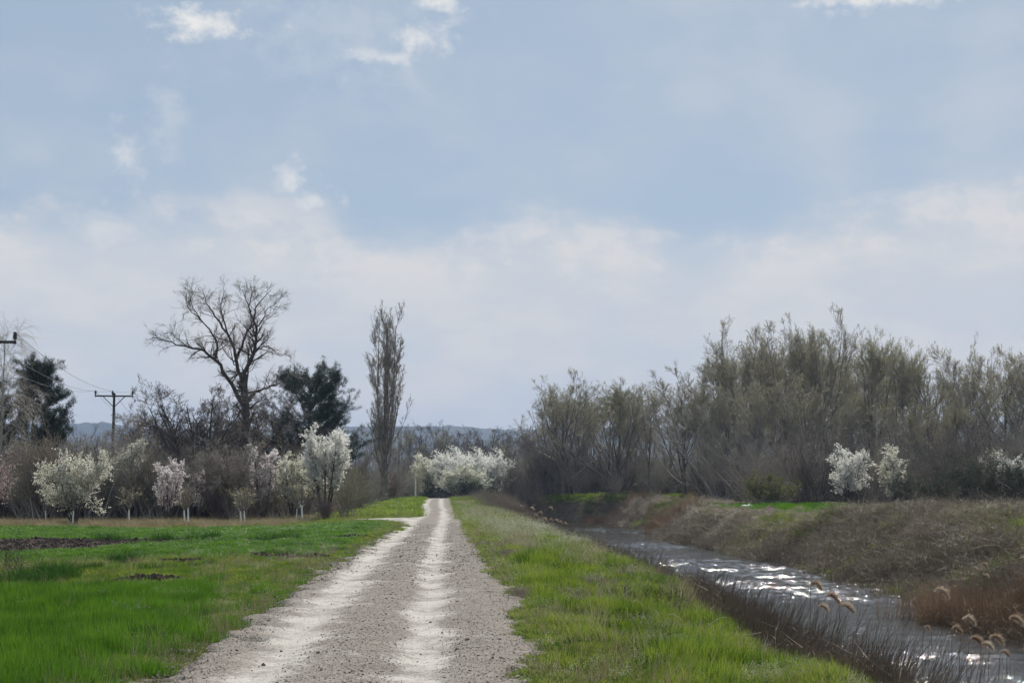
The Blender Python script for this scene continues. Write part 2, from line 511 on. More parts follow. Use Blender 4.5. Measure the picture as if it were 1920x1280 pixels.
def ground_mat():
    m = bpy.data.materials.new('earth_and_turf')
    m.use_nodes = True
    t = NT(m.node_tree)
    out = t.n('ShaderNodeOutputMaterial')
    p = t.n('ShaderNodeBsdfPrincipled')
    p.inputs['Roughness'].default_value = 0.95
    p.inputs['Specular IOR Level'].default_value = 0.1
    geo = t.n('ShaderNodeNewGeometry')
    pos = geo.outputs['Position']
    def A(nm):
        a = t.n('ShaderNodeAttribute', attribute_name=nm)
        return a.outputs['Fac']
    n1, n2, n3 = t.noise(pos, 0.35, 4), t.noise(pos, 2.2, 5), t.noise(pos, 14, 5, 0.65)
    turf = t.mix(t.smooth(n2, 0.3, 0.7), (0.075, 0.115, 0.017), (0.135, 0.17, 0.032))
    turf = t.mix(t.smooth(n3, 0.5, 0.75, 0, 0.6), turf, (0.115, 0.095, 0.058))
    lush = t.mix(t.smooth(n2, 0.35, 0.7), (0.045, 0.115, 0.010), (0.080, 0.17, 0.014))
    turf = t.mix(A('lush'), turf, lush)
    turf = t.mix(t.math('MULTIPLY', A('dry'), t.smooth(n2, 0.3, 0.6, 0.35, 0.95)), turf, (0.20, 0.175, 0.085))
    bank = t.mix(t.smooth(n2, 0.35, 0.65), (0.085, 0.066, 0.048), (0.15, 0.12, 0.085))
    bank = t.mix(t.smooth(n1, 0.50, 0.62, 0, 0.8), bank, (0.085, 0.115, 0.022))
    turf = t.mix(A('bank'), turf, bank)
    soil = t.mix(t.smooth(n3, 0.3, 0.7), (0.042, 0.031, 0.026), (0.10, 0.078, 0.064))
    turf = t.mix(A('soil'), turf, soil)
    t.link(turf, p.inputs['Base Color'])
    b = t.n('ShaderNodeBump')
    b.inputs['Strength'].default_value = 0.8
    b.inputs['Distance'].default_value = 0.06
    t.link(t.math('ADD', n3, t.noise(pos, 45, 4)), b.inputs['Height'])
    t.link(b.outputs[0], p.inputs['Normal'])
    t.link(p.outputs[0], out.inputs[0])
    return m


# ------------------------------------------------------------------ the gravel road
def road_height(x, y):
    rz = road_z(y)
    rel = x - rut_x(y)
    ruts = np.exp(-((rel + 0.80) / 0.32) ** 2) + np.exp(-((rel - 0.78) / 0.30) ** 2)
    z = rz + 0.028 - 0.04 * ruts + 0.012 * sines(x, y, 0.5, 51) + 0.016 * sines(x, y, 1.4, 52) + 0.02 * sines(x, y, 4.0, 53)
    # shallow cross ripples and holes in the wheel tracks
    z = z - 0.014 * np.clip(sines(x * 0.35, y, 1.3, 54), 0, 1) * ruts
    return z


def build_road():
    ys = np.concatenate([np.arange(-30, 9, 3.0), np.arange(9, 32, 0.09), np.arange(32, 70, 0.25), np.arange(70, 260, 0.6)])
    s = np.linspace(0, 1, 90)
    Yg, S = np.meshgrid(ys, s, indexing='ij')
    xl_, xr_ = road_x(Yg) - road_w(Yg) - 0.5 - branch_bulge(Yg), road_x(Yg) + road_w(Yg) + 0.5
    Xg = xl_ + (xr_ - xl_) * S
    Z = road_height(Xg, Yg)
    edge = np.minimum(Xg - (xl_ + 0.5), (xr_ - 0.5) - Xg)                    # distance inside the edge
    rag = 0.22 * sines(Xg, Yg, 1.1, 61) + 0.12 * sines(Xg, Yg, 0.35, 62) + 0.2 * sines(Xg, Yg, 5, 63)
    Z = Z - 0.16 * (1 - sstep(edge + rag, -0.22, 0.25))
    ny, nx = Xg.shape
    i = np.arange(nx * ny).reshape(ny, nx)
    q = np.stack([i[:-1, :-1], i[:-1, 1:], i[1:, 1:], i[1:, :-1]], -1).reshape(-1, 4)
    me = mesh_np('gravel_road', np.stack([Xg, Yg, Z], -1).reshape(-1, 3), [q], [road_mat()], smooth=True)
    rel = Xg - rut_x(Yg)
    wob = 0.10 * sines(Xg, Yg, 6, 64) + 0.06 * sines(Xg, Yg, 1.5, 65)
    rut = 1.0 * np.exp(-(np.abs(rel + 0.82 + wob) / 0.46) ** 2.6) + 0.95 * np.exp(-(np.abs(rel - 0.78 + wob) / 0.36) ** 2.6)
    rut = rut + 0.9 * sstep(branch_bulge(Yg), 0.8, 2.2) * (rel < -1.2)
    a = me.attributes.new('rut', 'FLOAT', 'POINT')
    a.data.foreach_set('value', np.clip(rut, 0, 1).astype(np.float32).ravel())
    tag(obj('gravel_road', me), kind='structure')


def road_mat():
    m = bpy.data.materials.new('crushed_limestone')
    m.use_nodes = True
    t = NT(m.node_tree)
    out = t.n('ShaderNodeOutputMaterial')
    p = t.n('ShaderNodeBsdfPrincipled')
    p.inputs['Roughness'].default_value = 0.92
    p.inputs['Specular IOR Level'].default_value = 0.15
    geo = t.n('ShaderNodeNewGeometry')
    pos = geo.outputs['Position']
    rut = t.n('ShaderNodeAttribute', attribute_name='rut').outputs['Fac']
    n1, n2 = t.noise(pos, 0.9, 5, 0.6), t.noise(pos, 5.0, 6, 0.65)
    n3 = t.noise(pos, 30, 5, 0.7)
    vo = t.n('ShaderNodeTexVoronoi')
    t.link(pos, vo.inputs['Vector'])
    vo.inputs['Scale'].default_value = 48
    vb = t.n('ShaderNodeRGBToBW')
    t.link(vo.outputs['Color'], vb.inputs[0])
    grav = t.mix(vb.outputs[0], (0.090, 0.076, 0.064), (0.335, 0.30, 0.262))
    grav = t.mix(t.smooth(n2, 0.4, 0.7, 0, 0.6), grav, (0.155, 0.128, 0.105))
    pale = t.mix(t.smooth(n3, 0.3, 0.7), (0.37, 0.342, 0.305), (0.53, 0.50, 0.46))
    f = t.math('ADD', t.math('MULTIPLY', rut, 0.85), t.math('MULTIPLY', t.math('SUBTRACT', n1, 0.5), 2.2))
    f = t.math('ADD', f, t.math('MULTIPLY', t.math('SUBTRACT', n2, 0.5), 1.5))
    f = t.math('ADD', f, t.math('MULTIPLY', t.math('SUBTRACT', n3, 0.5), 1.0))
    t.link(t.mix(t.smooth(f, 0.16, 1.05), grav, pale), p.inputs['Base Color'])
    b = t.n('ShaderNodeBump')
    b.inputs['Strength'].default_value = 0.55
    b.inputs['Distance'].default_value = 0.02
    t.link(t.math('ADD', t.math('MULTIPLY', vo.outputs['Distance'], -0.9), t.math('ADD', n3, n2)), b.inputs['Height'])
    t.link(b.outputs[0], p.inputs['Normal'])
    t.link(p.outputs[0], out.inputs[0])
    return m


# ------------------------------------------------------------------ water
def build_water():
    near, ys = 13.0, [-30.0, -10.0, 0.0, 8.0, 11.0, 13.0]
    while ys[-1] < 203:
        ys.append(ys[-1] + max(0.05, ys[-1] * 0.0027))
    xs = np.concatenate([np.linspace(-3, 1.5, 12), np.arange(1.6, 16.5, 0.15), [17.5]])
    X, Y = np.meshgrid(xs, np.array(ys))
    # wind-ruffled and calm stretches, then real waves
    gust = sstep(sines(X * 0.5, Y * 0.35, 7.0, 401) + 0.5 * sines(X * 0.6, Y, 3.0, 402), -0.35, 0.55)
    g = np.random.default_rng(55)
    Zw = np.zeros(X.shape)
    for k in range(22):
        wl = 0.28 * (1.5 / 0.28) ** g.uniform(0, 1)
        a = g.normal(np.pi / 2 - 0.25, 0.65)
        kk = 2 * np.pi / wl
        Zw += 0.072 / kk * np.sin((X * np.cos(a) + Y * np.sin(a)) * kk + g.uniform(0, 6.3) + 0.8 * sines(X, Y, wl * 5, 420 + k, 3))
    Zw = Zw * (0.28 + 0.85 * gust)
    i = np.arange(X.size).reshape(X.shape)
    q = np.stack([i[:-1, :-1], i[:-1, 1:], i[1:, 1:], i[1:, :-1]], -1).reshape(-1, 4)
    m = bpy.data.materials.new('canal_water')
    m.use_nodes = True
    t = NT(m.node_tree)
    out = t.n('ShaderNodeOutputMaterial')
    p = t.n('ShaderNodeBsdfPrincipled')
    p.inputs['Base Color'].default_value = (0.032, 0.028, 0.020, 1)
    p.inputs['Roughness'].default_value = 0.065
    p.inputs['IOR'].default_value = 1.33
    geo = t.n('ShaderNodeNewGeometry')
    pos = geo.outputs['Position']
    h = t.math('MULTIPLY', t.noise(t.vmath('MULTIPLY', pos, (16.0, 24.0, 0)), 1.0, 3, 0.6), 0.0115)
    b = t.n('ShaderNodeBump')
    b.inputs['Strength'].default_value = 1.0
    b.inputs['Distance'].default_value = 1.0
    t.link(h, b.inputs['Height'])
    t.link(b.outputs[0], p.inputs['Normal'])
    t.link(p.outputs[0], out.inputs[0])
    me = mesh_np('canal_water', np.stack([X, Y, ZW + Zw], -1).reshape(-1, 3), [q], [m], smooth=True)
    tag(obj('canal_water', me), kind='structure')


# ------------------------------------------------------------------ hills far off
def build_hills():
    px = np.arange(-900, 2900, 6.0)
    ridge = np.interp(px, [-900, -300, 140, 200, 260, 420, 700, 850, 960, 1050, 1300, 1880, 2300, 2900], [800, 790, 791, 789, 801, 803, 797, 796, 803, 801, 797, 786, 790, 800])
    g = np.random.default_rng(3)
    bump = 2.0 * np.abs(sines(px, 0 * px, 40, 71)) + 1.6 * np.abs(sines(px, 0 * px, 17, 72)) + g.uniform(0, 1.3, len(px))
    rows = []
    for k, (Y, f) in enumerate([(1500, 0.0), (1800, 0.12), (2200, 0.42), (2600, 0.75), (2900, 1.0), (3300, 1.0), (4200, 0.5)]):
        x = (px - 960) / F * 2900 * (0.75 + 0.25 * Y / 2900)
        ztop = CAMZ + 2900 * (914 - ridge + (bump if 3 < k < 5 else 0.3 * bump)) / F
        rows.append(np.stack([x, np.full_like(x, Y) + 40 * sines(x, x * 0, 300, 80 + k), -6 + (ztop + 6) * f + 5 * f * (1 - f) * sines(x, x * 0, 120, 90 + k)], -1))
    V = np.stack(rows)
    i = np.arange(V.shape[0] * V.shape[1]).reshape(V.shape[:2])
    q = np.stack([i[:-1, :-1], i[:-1, 1:], i[1:, 1:], i[1:, :-1]], -1).reshape(-1, 4)
    m = plain('wooded_hillside', (0.035, 0.042, 0.03), (0.075, 0.075, 0.05), 0.012, 0.95, 0.0, 0.1)
    tag(obj('hills', mesh_np('hills', V.reshape(-1, 3), [q], [m])), kind='structure')


# ------------------------------------------------------------------ scattering (grass, reeds and the like)
def scatter(name, protos, pos, rot, scl, pid):
    me = bpy.data.meshes.new(name)
    n = len(pos)
    me.vertices.add(n)
    me.vertices.foreach_set('co', np.asarray(pos, np.float32).ravel())
    a = me.attributes.new('rot', 'FLOAT_VECTOR', 'POINT')
    a.data.foreach_set('vector', np.asarray(rot, np.float32).ravel())
    scl = np.asarray(scl, np.float32)
    if scl.ndim == 1:
        scl = np.repeat(scl[:, None], 3, 1)
    a = me.attributes.new('scl', 'FLOAT_VECTOR', 'POINT')
    a.data.foreach_set('vector', scl.ravel())
    a = me.attributes.new('pid', 'INT', 'POINT')
    a.data.foreach_set('value', np.asarray(pid, np.int32))
    ng = bpy.data.node_groups.new('scatter_' + name, 'GeometryNodeTree')
    ng.interface.new_socket('Geometry', in_out='INPUT', socket_type='NodeSocketGeometry')
    ng.interface.new_socket('Geometry', in_out='OUTPUT', socket_type='NodeSocketGeometry')
    N, L = ng.nodes, ng.links
    gi, go = N.new('NodeGroupInput'), N.new('NodeGroupOutput')
    ip = N.new('GeometryNodeInstanceOnPoints')
    ip.inputs['Pick Instance'].default_value = True
    join = N.new('GeometryNodeJoinGeometry')
    for pm in reversed(protos):                  # a join lists its last link first
        po = bpy.data.objects.new(name + '_sample', pm)
        oi = N.new('GeometryNodeObjectInfo')
        oi.inputs['Object'].default_value = po
        gti = N.new('GeometryNodeGeometryToInstance')
        L.new(oi.outputs['Geometry'], gti.inputs[0])
        L.new(gti.outputs[0], join.inputs[0])
    def attr(nm, typ):
        x = N.new('GeometryNodeInputNamedAttribute')
        x.data_type = typ
        x.inputs[0].default_value = nm
        return x.outputs[0]
    L.new(gi.outputs[0], ip.inputs['Points'])
    L.new(join.outputs[0], ip.inputs['Instance'])
    L.new(attr('pid', 'INT'), ip.inputs['Instance Index'])
    L.new(attr('rot', 'FLOAT_VECTOR'), ip.inputs['Rotation'])
    L.new(attr('scl', 'FLOAT_VECTOR'), ip.inputs['Scale'])
    L.new(ip.outputs[0], go.inputs[0])
    o = obj(name, me)
    md = o.modifiers.new('scatter', 'NODES')
    md.node_group = ng
    tag(o, kind='stuff')
    return o


def blades(n, spread, h, w, lean, mat, g, segs=2, hvar=0.4, curl=0.5):
    """a tuft of bent tapering blades"""
    G = Geo()
    r = spread * np.sqrt(g.uniform(0, 1, n))
    a = g.uniform(0, 2 * np.pi, n)
    base = np.stack([r * np.cos(a), r * np.sin(a), np.full(n, -0.03)], -1)
    az = a + g.normal(0, 0.9, n)
    hh = h * g.uniform(1 - hvar, 1 + hvar * 0.6, n)
    ln = lean * g.uniform(0.2, 1.3, n)
    out = np.stack([np.cos(az), np.sin(az), np.zeros(n)], -1)
    side = np.stack([-np.sin(az + g.normal(0, .5, n)), np.cos(az), np.zeros(n)], -1)
    side /= np.linalg.norm(side, axis=1, keepdims=True)
    pts = []
    for k in range(segs + 1):
        t = k / segs
        c = base + out * (ln * hh * (t ** (1 + curl * 2)))[:, None]
        c[:, 2] += hh * (t - 0.25 * ln * t * t)
        wd = w * (1 - t ** 1.5) * 0.5 + w * 0.04
        pts += [c - side * wd, c + side * wd]
    V = np.stack(pts, 1)
    m = 2 * (segs + 1)
    q = []
    for k in range(segs):
        q.append(np.stack([np.arange(n) * m + 2 * k, np.arange(n) * m + 2 * k + 1, np.arange(n) * m + 2 * k + 3, np.arange(n) * m + 2 * k + 2], -1))
    G.add(V.reshape(-1, 3), q=np.concatenate(q))
    return G.mesh('tuft', mat)


def rand_points(n, x0, x1, y0, y1, g, p=1.0):
    """points in a trapezoid the camera sees; density falls with distance by y**-p"""
    u = g.uniform(0, 1, n)
    if abs(p - 1) < 1e-6:
        y = y0 * (y1 / y0) ** u
    else:
        y = (y0 ** (1 - p) + u * (y1 ** (1 - p) - y0 ** (1 - p))) ** (1 / (1 - p))
    x = x0 + (x1 - x0) * g.uniform(0, 1, n)
    return x, y


def place(name, protos, x, y, scl, g, tilt=0.1, zoff=0.0, weights=None, lean=(0, 0)):
    n = len(x)
    z = gz(x, y) + zoff
    rot = np.stack([g.normal(0, tilt, n) + lean[0], g.normal(0, tilt, n) + lean[1], g.uniform(0, 6.283, n)], -1)
    if lean != (0, 0):
        rot[:, 2] = g.uniform(-0.5, 0.5, n)
    pid = g.choice(len(protos), n, p=weights)
    return scatter(name, protos, np.stack([x, y, z], -1), rot, scl, pid)


def in_view(x, y, m=1.0):
    return np.abs(x) < 0.362 * y + m


def off_road(x, y, margin=0.0):
    rx, rw = road_x(y), road_w(y)
    n = 0.22 * sines(x, y, 1.1, 61) + 0.2 * sines(x, y, 5, 63)
    l = x < rx - rw - branch_bulge(y) - margin - n
    r = x > rx + rw + margin + n
    return l, r


def build_grass():
    g = np.random.default_rng(101)
    lush = [blades(26, 0.13, 0.17, 0.009, 0.45, M['grass_lush'], g) for _ in range(4)]
    bright = [blades(26, 0.15, 0.19, 0.010, 0.55, M['grass_bright'], g) for _ in range(4)]
    weed = [blades(30, 0.13, 0.055, 0.012, 0.9, M['grass_weed'], g) for _ in range(4)]
    dark = [blades(60, 0.17, 0.22, 0.009, 0.6, M['grass_dark'], g) for _ in range(3)]
    dry = [blades(26, 0.18, 0.26, 0.006, 0.8, M['grass_dry'], g) for _ in range(3)]

    # left side: candidate points, density falling with distance
    u = g.uniform(-1, 0, 150000)
    y = 11.5 * (105 / 11.5) ** g.uniform(0, 1, 150000)
    x = u * (0.37 * y + 1.2)
    l, _ = off_road(x, y, -0.14)
    soil, bank, drym, lushm = zone_masks(x, y)
    grow_ = np.clip(y / 22, 1, 3.2)
    r = g.uniform(0, 1, len(x))
    dist = road_x(y) - road_w(y) - x
    lushm = np.clip(lushm + (0.35 * sines(x, y, 0.9, 143) + g.uniform(-0.42, 0.42, len(x))) * (y < 40), 0, 1)
    k = l & (lushm > 0.5) & (soil < 0.35) & (r < 0.5)
    hs = g.uniform(0.55, 1.4, k.sum()) * (1 + 0.3 * sines(x[k], y[k], 1.2, 140))
    place('field_grass', lush, x[k], y[k], np.stack([grow_[k] ** 0.9, grow_[k] ** 0.9, np.interp(y[k], [12, 26, 36, 60], [1.0, 1.0, 0.45, 0.35]) * hs], -1), g, 0.1)
    k = l & (lushm <= 0.5) & (soil < 0.35) & (drym < 0.8) & (r < 0.55 + 0.2 * sines(x, y, 1.3, 141)) 
    hs = g.uniform(0.6, 1.5, k.sum()) * np.clip(0.55 + dist[k] / 2.5, 0.45, 1.5)
    place('short_weedy_grass', weed, x[k], y[k], np.stack([grow_[k], grow_[k], np.minimum(grow_[k], 1.6) * hs], -1), g)
    k = l & (soil < 0.3) & (((drym >= 0.6) & (r < 0.5)) | ((lushm < 0.5) & (r > 0.985)))
    place('dry_grass', dry, x[k], y[k], np.stack([grow_[k] * 0.7, grow_[k] * 0.7, g.uniform(0.5, 1.4, k.sum())], -1), g, 0.2)
    # dark clumps in the weedy strip
    cx, cy_, cs = [], [], []
    for px, py, n, s in [(100, 1082, 26, 1.1), (60, 1090, 16, 0.9), (190, 1102, 12, 0.8), (250, 1052, 14, 1.0), (175, 1072, 10, .8), (300, 1072, 8, .8), (390, 1062, 8, 0.7), (240, 1212, 7, 0.8), (530, 1010, 8, 1.2),
                         (400, 1003, 8, 1.4), (210, 1007, 8, 1.3), (310, 1007, 6, 1.2), (440, 1048, 5, .7), (30, 1085, 10, 0.8), (560, 1026, 6, 0.8)]:
        Y = CAMZ * F / (py - 920) * 1.03
        X = (px - 960) / F * Y
        cx += list(X + g.normal(0, 0.28 * s, n))
        cy_ += list(Y + g.normal(0, 0.45 * s, n))
        cs += list(s * 1.55 * g.uniform(0.55, 1.15, n))
    place('dark_grass_clumps', dark, np.array(cx), np.array(cy_), np.array(cs), g)
    # far left verge beside the rising road
    x = g.uniform(-22, -6, 5200)
    y = g.uniform(100, 200, 5200)
    l, _ = off_road(x, y, 0.05)
    k = l & (x > road_x(y) - 10.5)
    place('far_verge_grass', bright[:2] + weed[:1], x[k], y[k], np.stack([np.full(k.sum(), 4.0)] * 2 + [g.uniform(0.8, 2.0, k.sum())], -1), g)

    # right verge
    n = 120000
    y = 11.2 * (195 / 11.2) ** g.uniform(0, 1, n)
    s = g.uniform(0, 1, n)
    x = (road_x(y) + road_w(y) - 0.4) + s * (bank_x(y) + 0.55 - (road_x(y) + road_w(y) - 0.4))
    _, rr = off_road(x, y, -0.14)
    k = rr & in_view(x, y, 1.5) & (g.uniform(0, 1, n) < 0.34 + 0.16 * sines(x, y, 1.5, 150))
    x, y = x[k], y[k]
    dr = x - road_x(y) - road_w(y)
    grow_ = np.clip(y / 22, 1, 3.4)
    patch = sines(x, y, 2.4, 151) + 0.6 * sines(x, y, 0.9, 152)
    low = (patch < -0.15) | (dr < 0.35 + 0.2 * sines(x, y, 2, 153))
    hs = g.uniform(0.7, 1.3, len(x)) * np.clip(0.75 + 0.45 * patch, 0.45, 1.5)
    place('verge_grass', bright + dry[:1] + dark[:1], x[~low], y[~low], np.stack([grow_[~low] ** 0.9, grow_[~low] ** 0.9, np.minimum(grow_[~low], 1.6) ** 0.6 * hs[~low]], -1), g, 0.2, weights=[.237, .237, .237, .237, .022, .03])
    hs = g.uniform(0.7, 1.6, len(x)) * np.clip(0.5 + dr / 0.9, 0.35, 1.6)
    place('verge_weeds', weed + dry[:1], x[low], y[low], np.stack([grow_[low], grow_[low], np.minimum(grow_[low], 1.6) * hs[low] * 0.9], -1), g, 0.2, weights=[.245, .245, .245, .245, .02])
    # dark tussocks on the verge
    cx, cy_, cs = [], [], []
    for px, py, n, s in [(1060, 1060, 10, 0.8), (1150, 1075, 22, 1.1), (1030, 1145, 8, 0.7), (1340, 1215, 10, 0.7), (1120, 1140, 8, .7), (1240, 1140, 10, 0.8), (1050, 1215, 8, 0.6), (990, 1075, 6, .8), (1110, 1105, 6, .6)]:
        Y = (CAMZ + 0.05) * F / (py - 920)
        X = (px - 960) / F * Y
        cx += list(X + g.normal(0, 0.17 * s, n))
        cy_ += list(Y + g.normal(0, 0.35 * s, n))
        cs += list(s * g.uniform(0.5, 1.0, n))
    place('dark_verge_tussocks', dark, np.array(cx), np.array(cy_), np.array(cs), g)

    # small pale flowers
    def flower_proto(nst, h, mat, sz, dots):
        G, P = Geo(), []
        b = g.normal(0, 0.09, (nst, 3))
        b[:, 2] = 0
        tip = b + np.stack([g.normal(0, .05, nst), g.normal(0, .05, nst), h * g.uniform(0.6, 1.2, nst)], -1)
        for i in range(nst):
            t = g.uniform(0.55, 1.0, dots)[:, None]
            P.append(b[i] + (tip[i] - b[i]) * t + g.normal(0, 0.014, (dots, 3)))
        G.diamonds(np.concatenate(P), sz, g)
        return G.mesh('flower_heads', mat)
    fl = [flower_proto(16, 0.22, M['flower'], 0.0065, 7) for _ in range(3)]
    pu = [flower_proto(8, 0.11, M['flower_purple'], 0.011, 6) for _ in range(2)]
    n = 26000
    y = 11.2 * (150 / 11.2) ** g.uniform(0, 1, n)
    s = g.uniform(0, 1, n)
    x = (road_x(y) + road_w(y)) + s * (bank_x(y) + 0.6 - (road_x(y) + road_w(y)))
    dens = 0.08 + 0.5 * np.exp(-((y - 55) / 15) ** 2) * sstep(s, 0.1, 0.3) + 1.0 * (y < 17.5) * sstep(s, 0.35, 0.6) + 0.05 * (y > 80)
    dens = dens * np.clip(0.6 + 0.9 * sines(x, y, 2.0, 160), 0.0, 1.6)
    k = (g.uniform(0, 1, n) < dens * 0.30) & in_view(x, y, 1.2)
    place('white_verge_flowers', fl, x[k], y[k], np.clip(y[k] / 24, 0.85, 2.6), g)
    d2 = sstep(sines(x, y, 2.7, 161), 0.55, 1.0) * (y < 48)
    k = (g.uniform(0, 1, n) < d2 * 0.3) & in_view(x, y, 1.2)
    place('purple_verge_nettles', pu, x[k], y[k], np.clip(y[k] / 24, 0.9, 2), g)
    n = 9000
    y = 12 * (46 / 12) ** g.uniform(0, 1, n)
    x = road_x(y) - road_w(y) - 0.2 - np.abs(g.normal(0, 1.6, n))
    k = (sines(x, y, 1.8, 162) > 0.55) & (g.uniform(0, 1, n) < 0.16)
    place('pale_field_flowers', fl[:1] + pu[:1], x[k], y[k], np.clip(y[k] / 30, 0.4, 1.2), g)


# ------------------------------------------------------------------ stones and clods
def rock_mesh(g, mat):
    ico = bpy.data.meshes.new('rock')
    import bmesh
    bm = bmesh.new()
    bmesh.ops.create_icosphere(bm, subdivisions=1, radius=1.0)
    for v in bm.verts:
        v.co *= g.uniform(0.7, 1.2)
        v.co.z *= 0.62
    bm.to_mesh(ico)
    bm.free()
    ico.materials.append(mat)
    return ico


def build_stones():
    g = np.random.default_rng(7)
    st = [rock_mesh(g, M['stone']) for _ in range(4)]
    n = 46000
    y = 10.5 * (75 / 10.5) ** (g.uniform(0, 1, n) ** 1.5)
    x = road_x(y) + g.uniform(-1.12, 1.10, n) * road_w(y)
    rel = x - rut_x(y)
    rut = np.exp(-((rel + 0.80) / 0.36) ** 4) + np.exp(-((rel - 0.78) / 0.28) ** 4)
    k = g.uniform(0, 1, n) > 0.88 * rut
    x, y = x[k], y[k]
    z = road_height(x, y)
    s = 0.0042 * np.exp(np.abs(g.normal(0, 0.55, len(x)))) * np.clip(y / 22, 1, 1.7)
    scatter('road_gravel', st, np.stack([x, y, z + s * 0.1], -1), g.uniform(0, 6.28, (len(x), 3)) * np.array([0.15, 0.15, 1]), s, g.integers(0, 4, len(x)))
    # ploughed clods and the small dirt heaps
    cl = [rock_mesh(g, M['clod']) for _ in range(3)]
    n = 60000
    y = 24 + g.uniform(0, 1, n) * 36
    x = -g.uniform(0, 1, n) * (0.37 * y + 1) 
    soil = zone_masks(x, y)[0]
    k = (soil > 0.5) & (g.uniform(0, 1, n) < 0.6)
    x, y = x[k], y[k]
    s = 0.03 * np.exp(g.normal(0, 0.45, len(x)))
    scatter('soil_clods', cl, np.stack([x, y, gz(x, y) + s * 0.2], -1), g.uniform(0, 6.28, (len(x), 3)), s, g.integers(0, 3, len(x)))


# ------------------------------------------------------------------ reeds and bank brush
def reed_clump(g, n, h, spread, mat, r=0.008, lean=0.10, leaves=1):
    G = Geo()
    b = np.stack([g.uniform(-spread, spread, n), g.uniform(-spread, spread, n), np.full(n, -0.15)], -1)
    hh = h * g.uniform(0.55, 1.12, n)
    ln = np.stack([g.normal(lean, 0.07, n), g.normal(0, 0.07, n)], -1)
    K = 4
    t = np.linspace(0, 1, K)
    P = np.zeros((n, K, 3))
    for k in range(K):
        P[:, k, :2] = b[:, :2] + ln * (hh * t[k] ** 1.6)[:, None]
        P[:, k, 2] = b[:, 2] + hh * t[k]
    G.tubes(P, r * (1 - 0.75 * t)[None, :] * g.uniform(0.7, 1.3, (n, 1)), 3)
    if leaves:
        m = n * leaves
        i = g.integers(0, n, m)
        tt = g.uniform(0.15, 0.75, m)
        p0 = b[i] + np.concatenate([ln[i] * (hh[i] * tt ** 1.6)[:, None], (hh[i] * tt)[:, None]], 1)
        az = g.uniform(0, 6.28, m)
        L = g.uniform(0.2, 0.5, m)
        out = np.stack([np.cos(az), np.sin(az), g.uniform(-0.2, 0.9, m)], -1) * L[:, None]
        side = np.stack([-np.sin(az), np.cos(az), np.zeros(m)], -1) * 0.008
        p2 = p0 + out
        G.add(np.stack([p0 - side, p0 + side, p2], 1).reshape(-1, 3), t=np.arange(m * 3).reshape(m, 3))
    return G.mesh('reed_clump', mat)


def bramble(g, n, h, spread, mat, r=0.005, arch=0.6, twigs=3):
    b = np.stack([g.normal(0, spread, n), g.normal(0, spread, n), np.full(n, -0.1)], -1)
    d = np.stack([g.normal(0, arch, n), g.normal(0, arch, n), np.ones(n)], -1)
    d /= np.linalg.norm(d, axis=1, keepdims=True)
    P, rad = grow(b, d, h * g.uniform(0.5, 1.15, n), np.full(n, r), np.full(n, r * 0.35), 4, 0.22, -0.05, g)
    G = Geo().tubes(P, rad, 3)
    if twigs:
        s, d2, L, r2 = sprout(P, rad, twigs, 0.25, 0.95, 0.8, 0.4, lambda t: 0.42 * h * (1 - 0.5 * t), 0.6, g)
        P2, rad2 = grow(s, d2, L, r2, r2 * 0.4, 2, 0.2, 0.0, g)
        G.tubes(P2, rad2, 3)
    return G.mesh('bramble', mat)


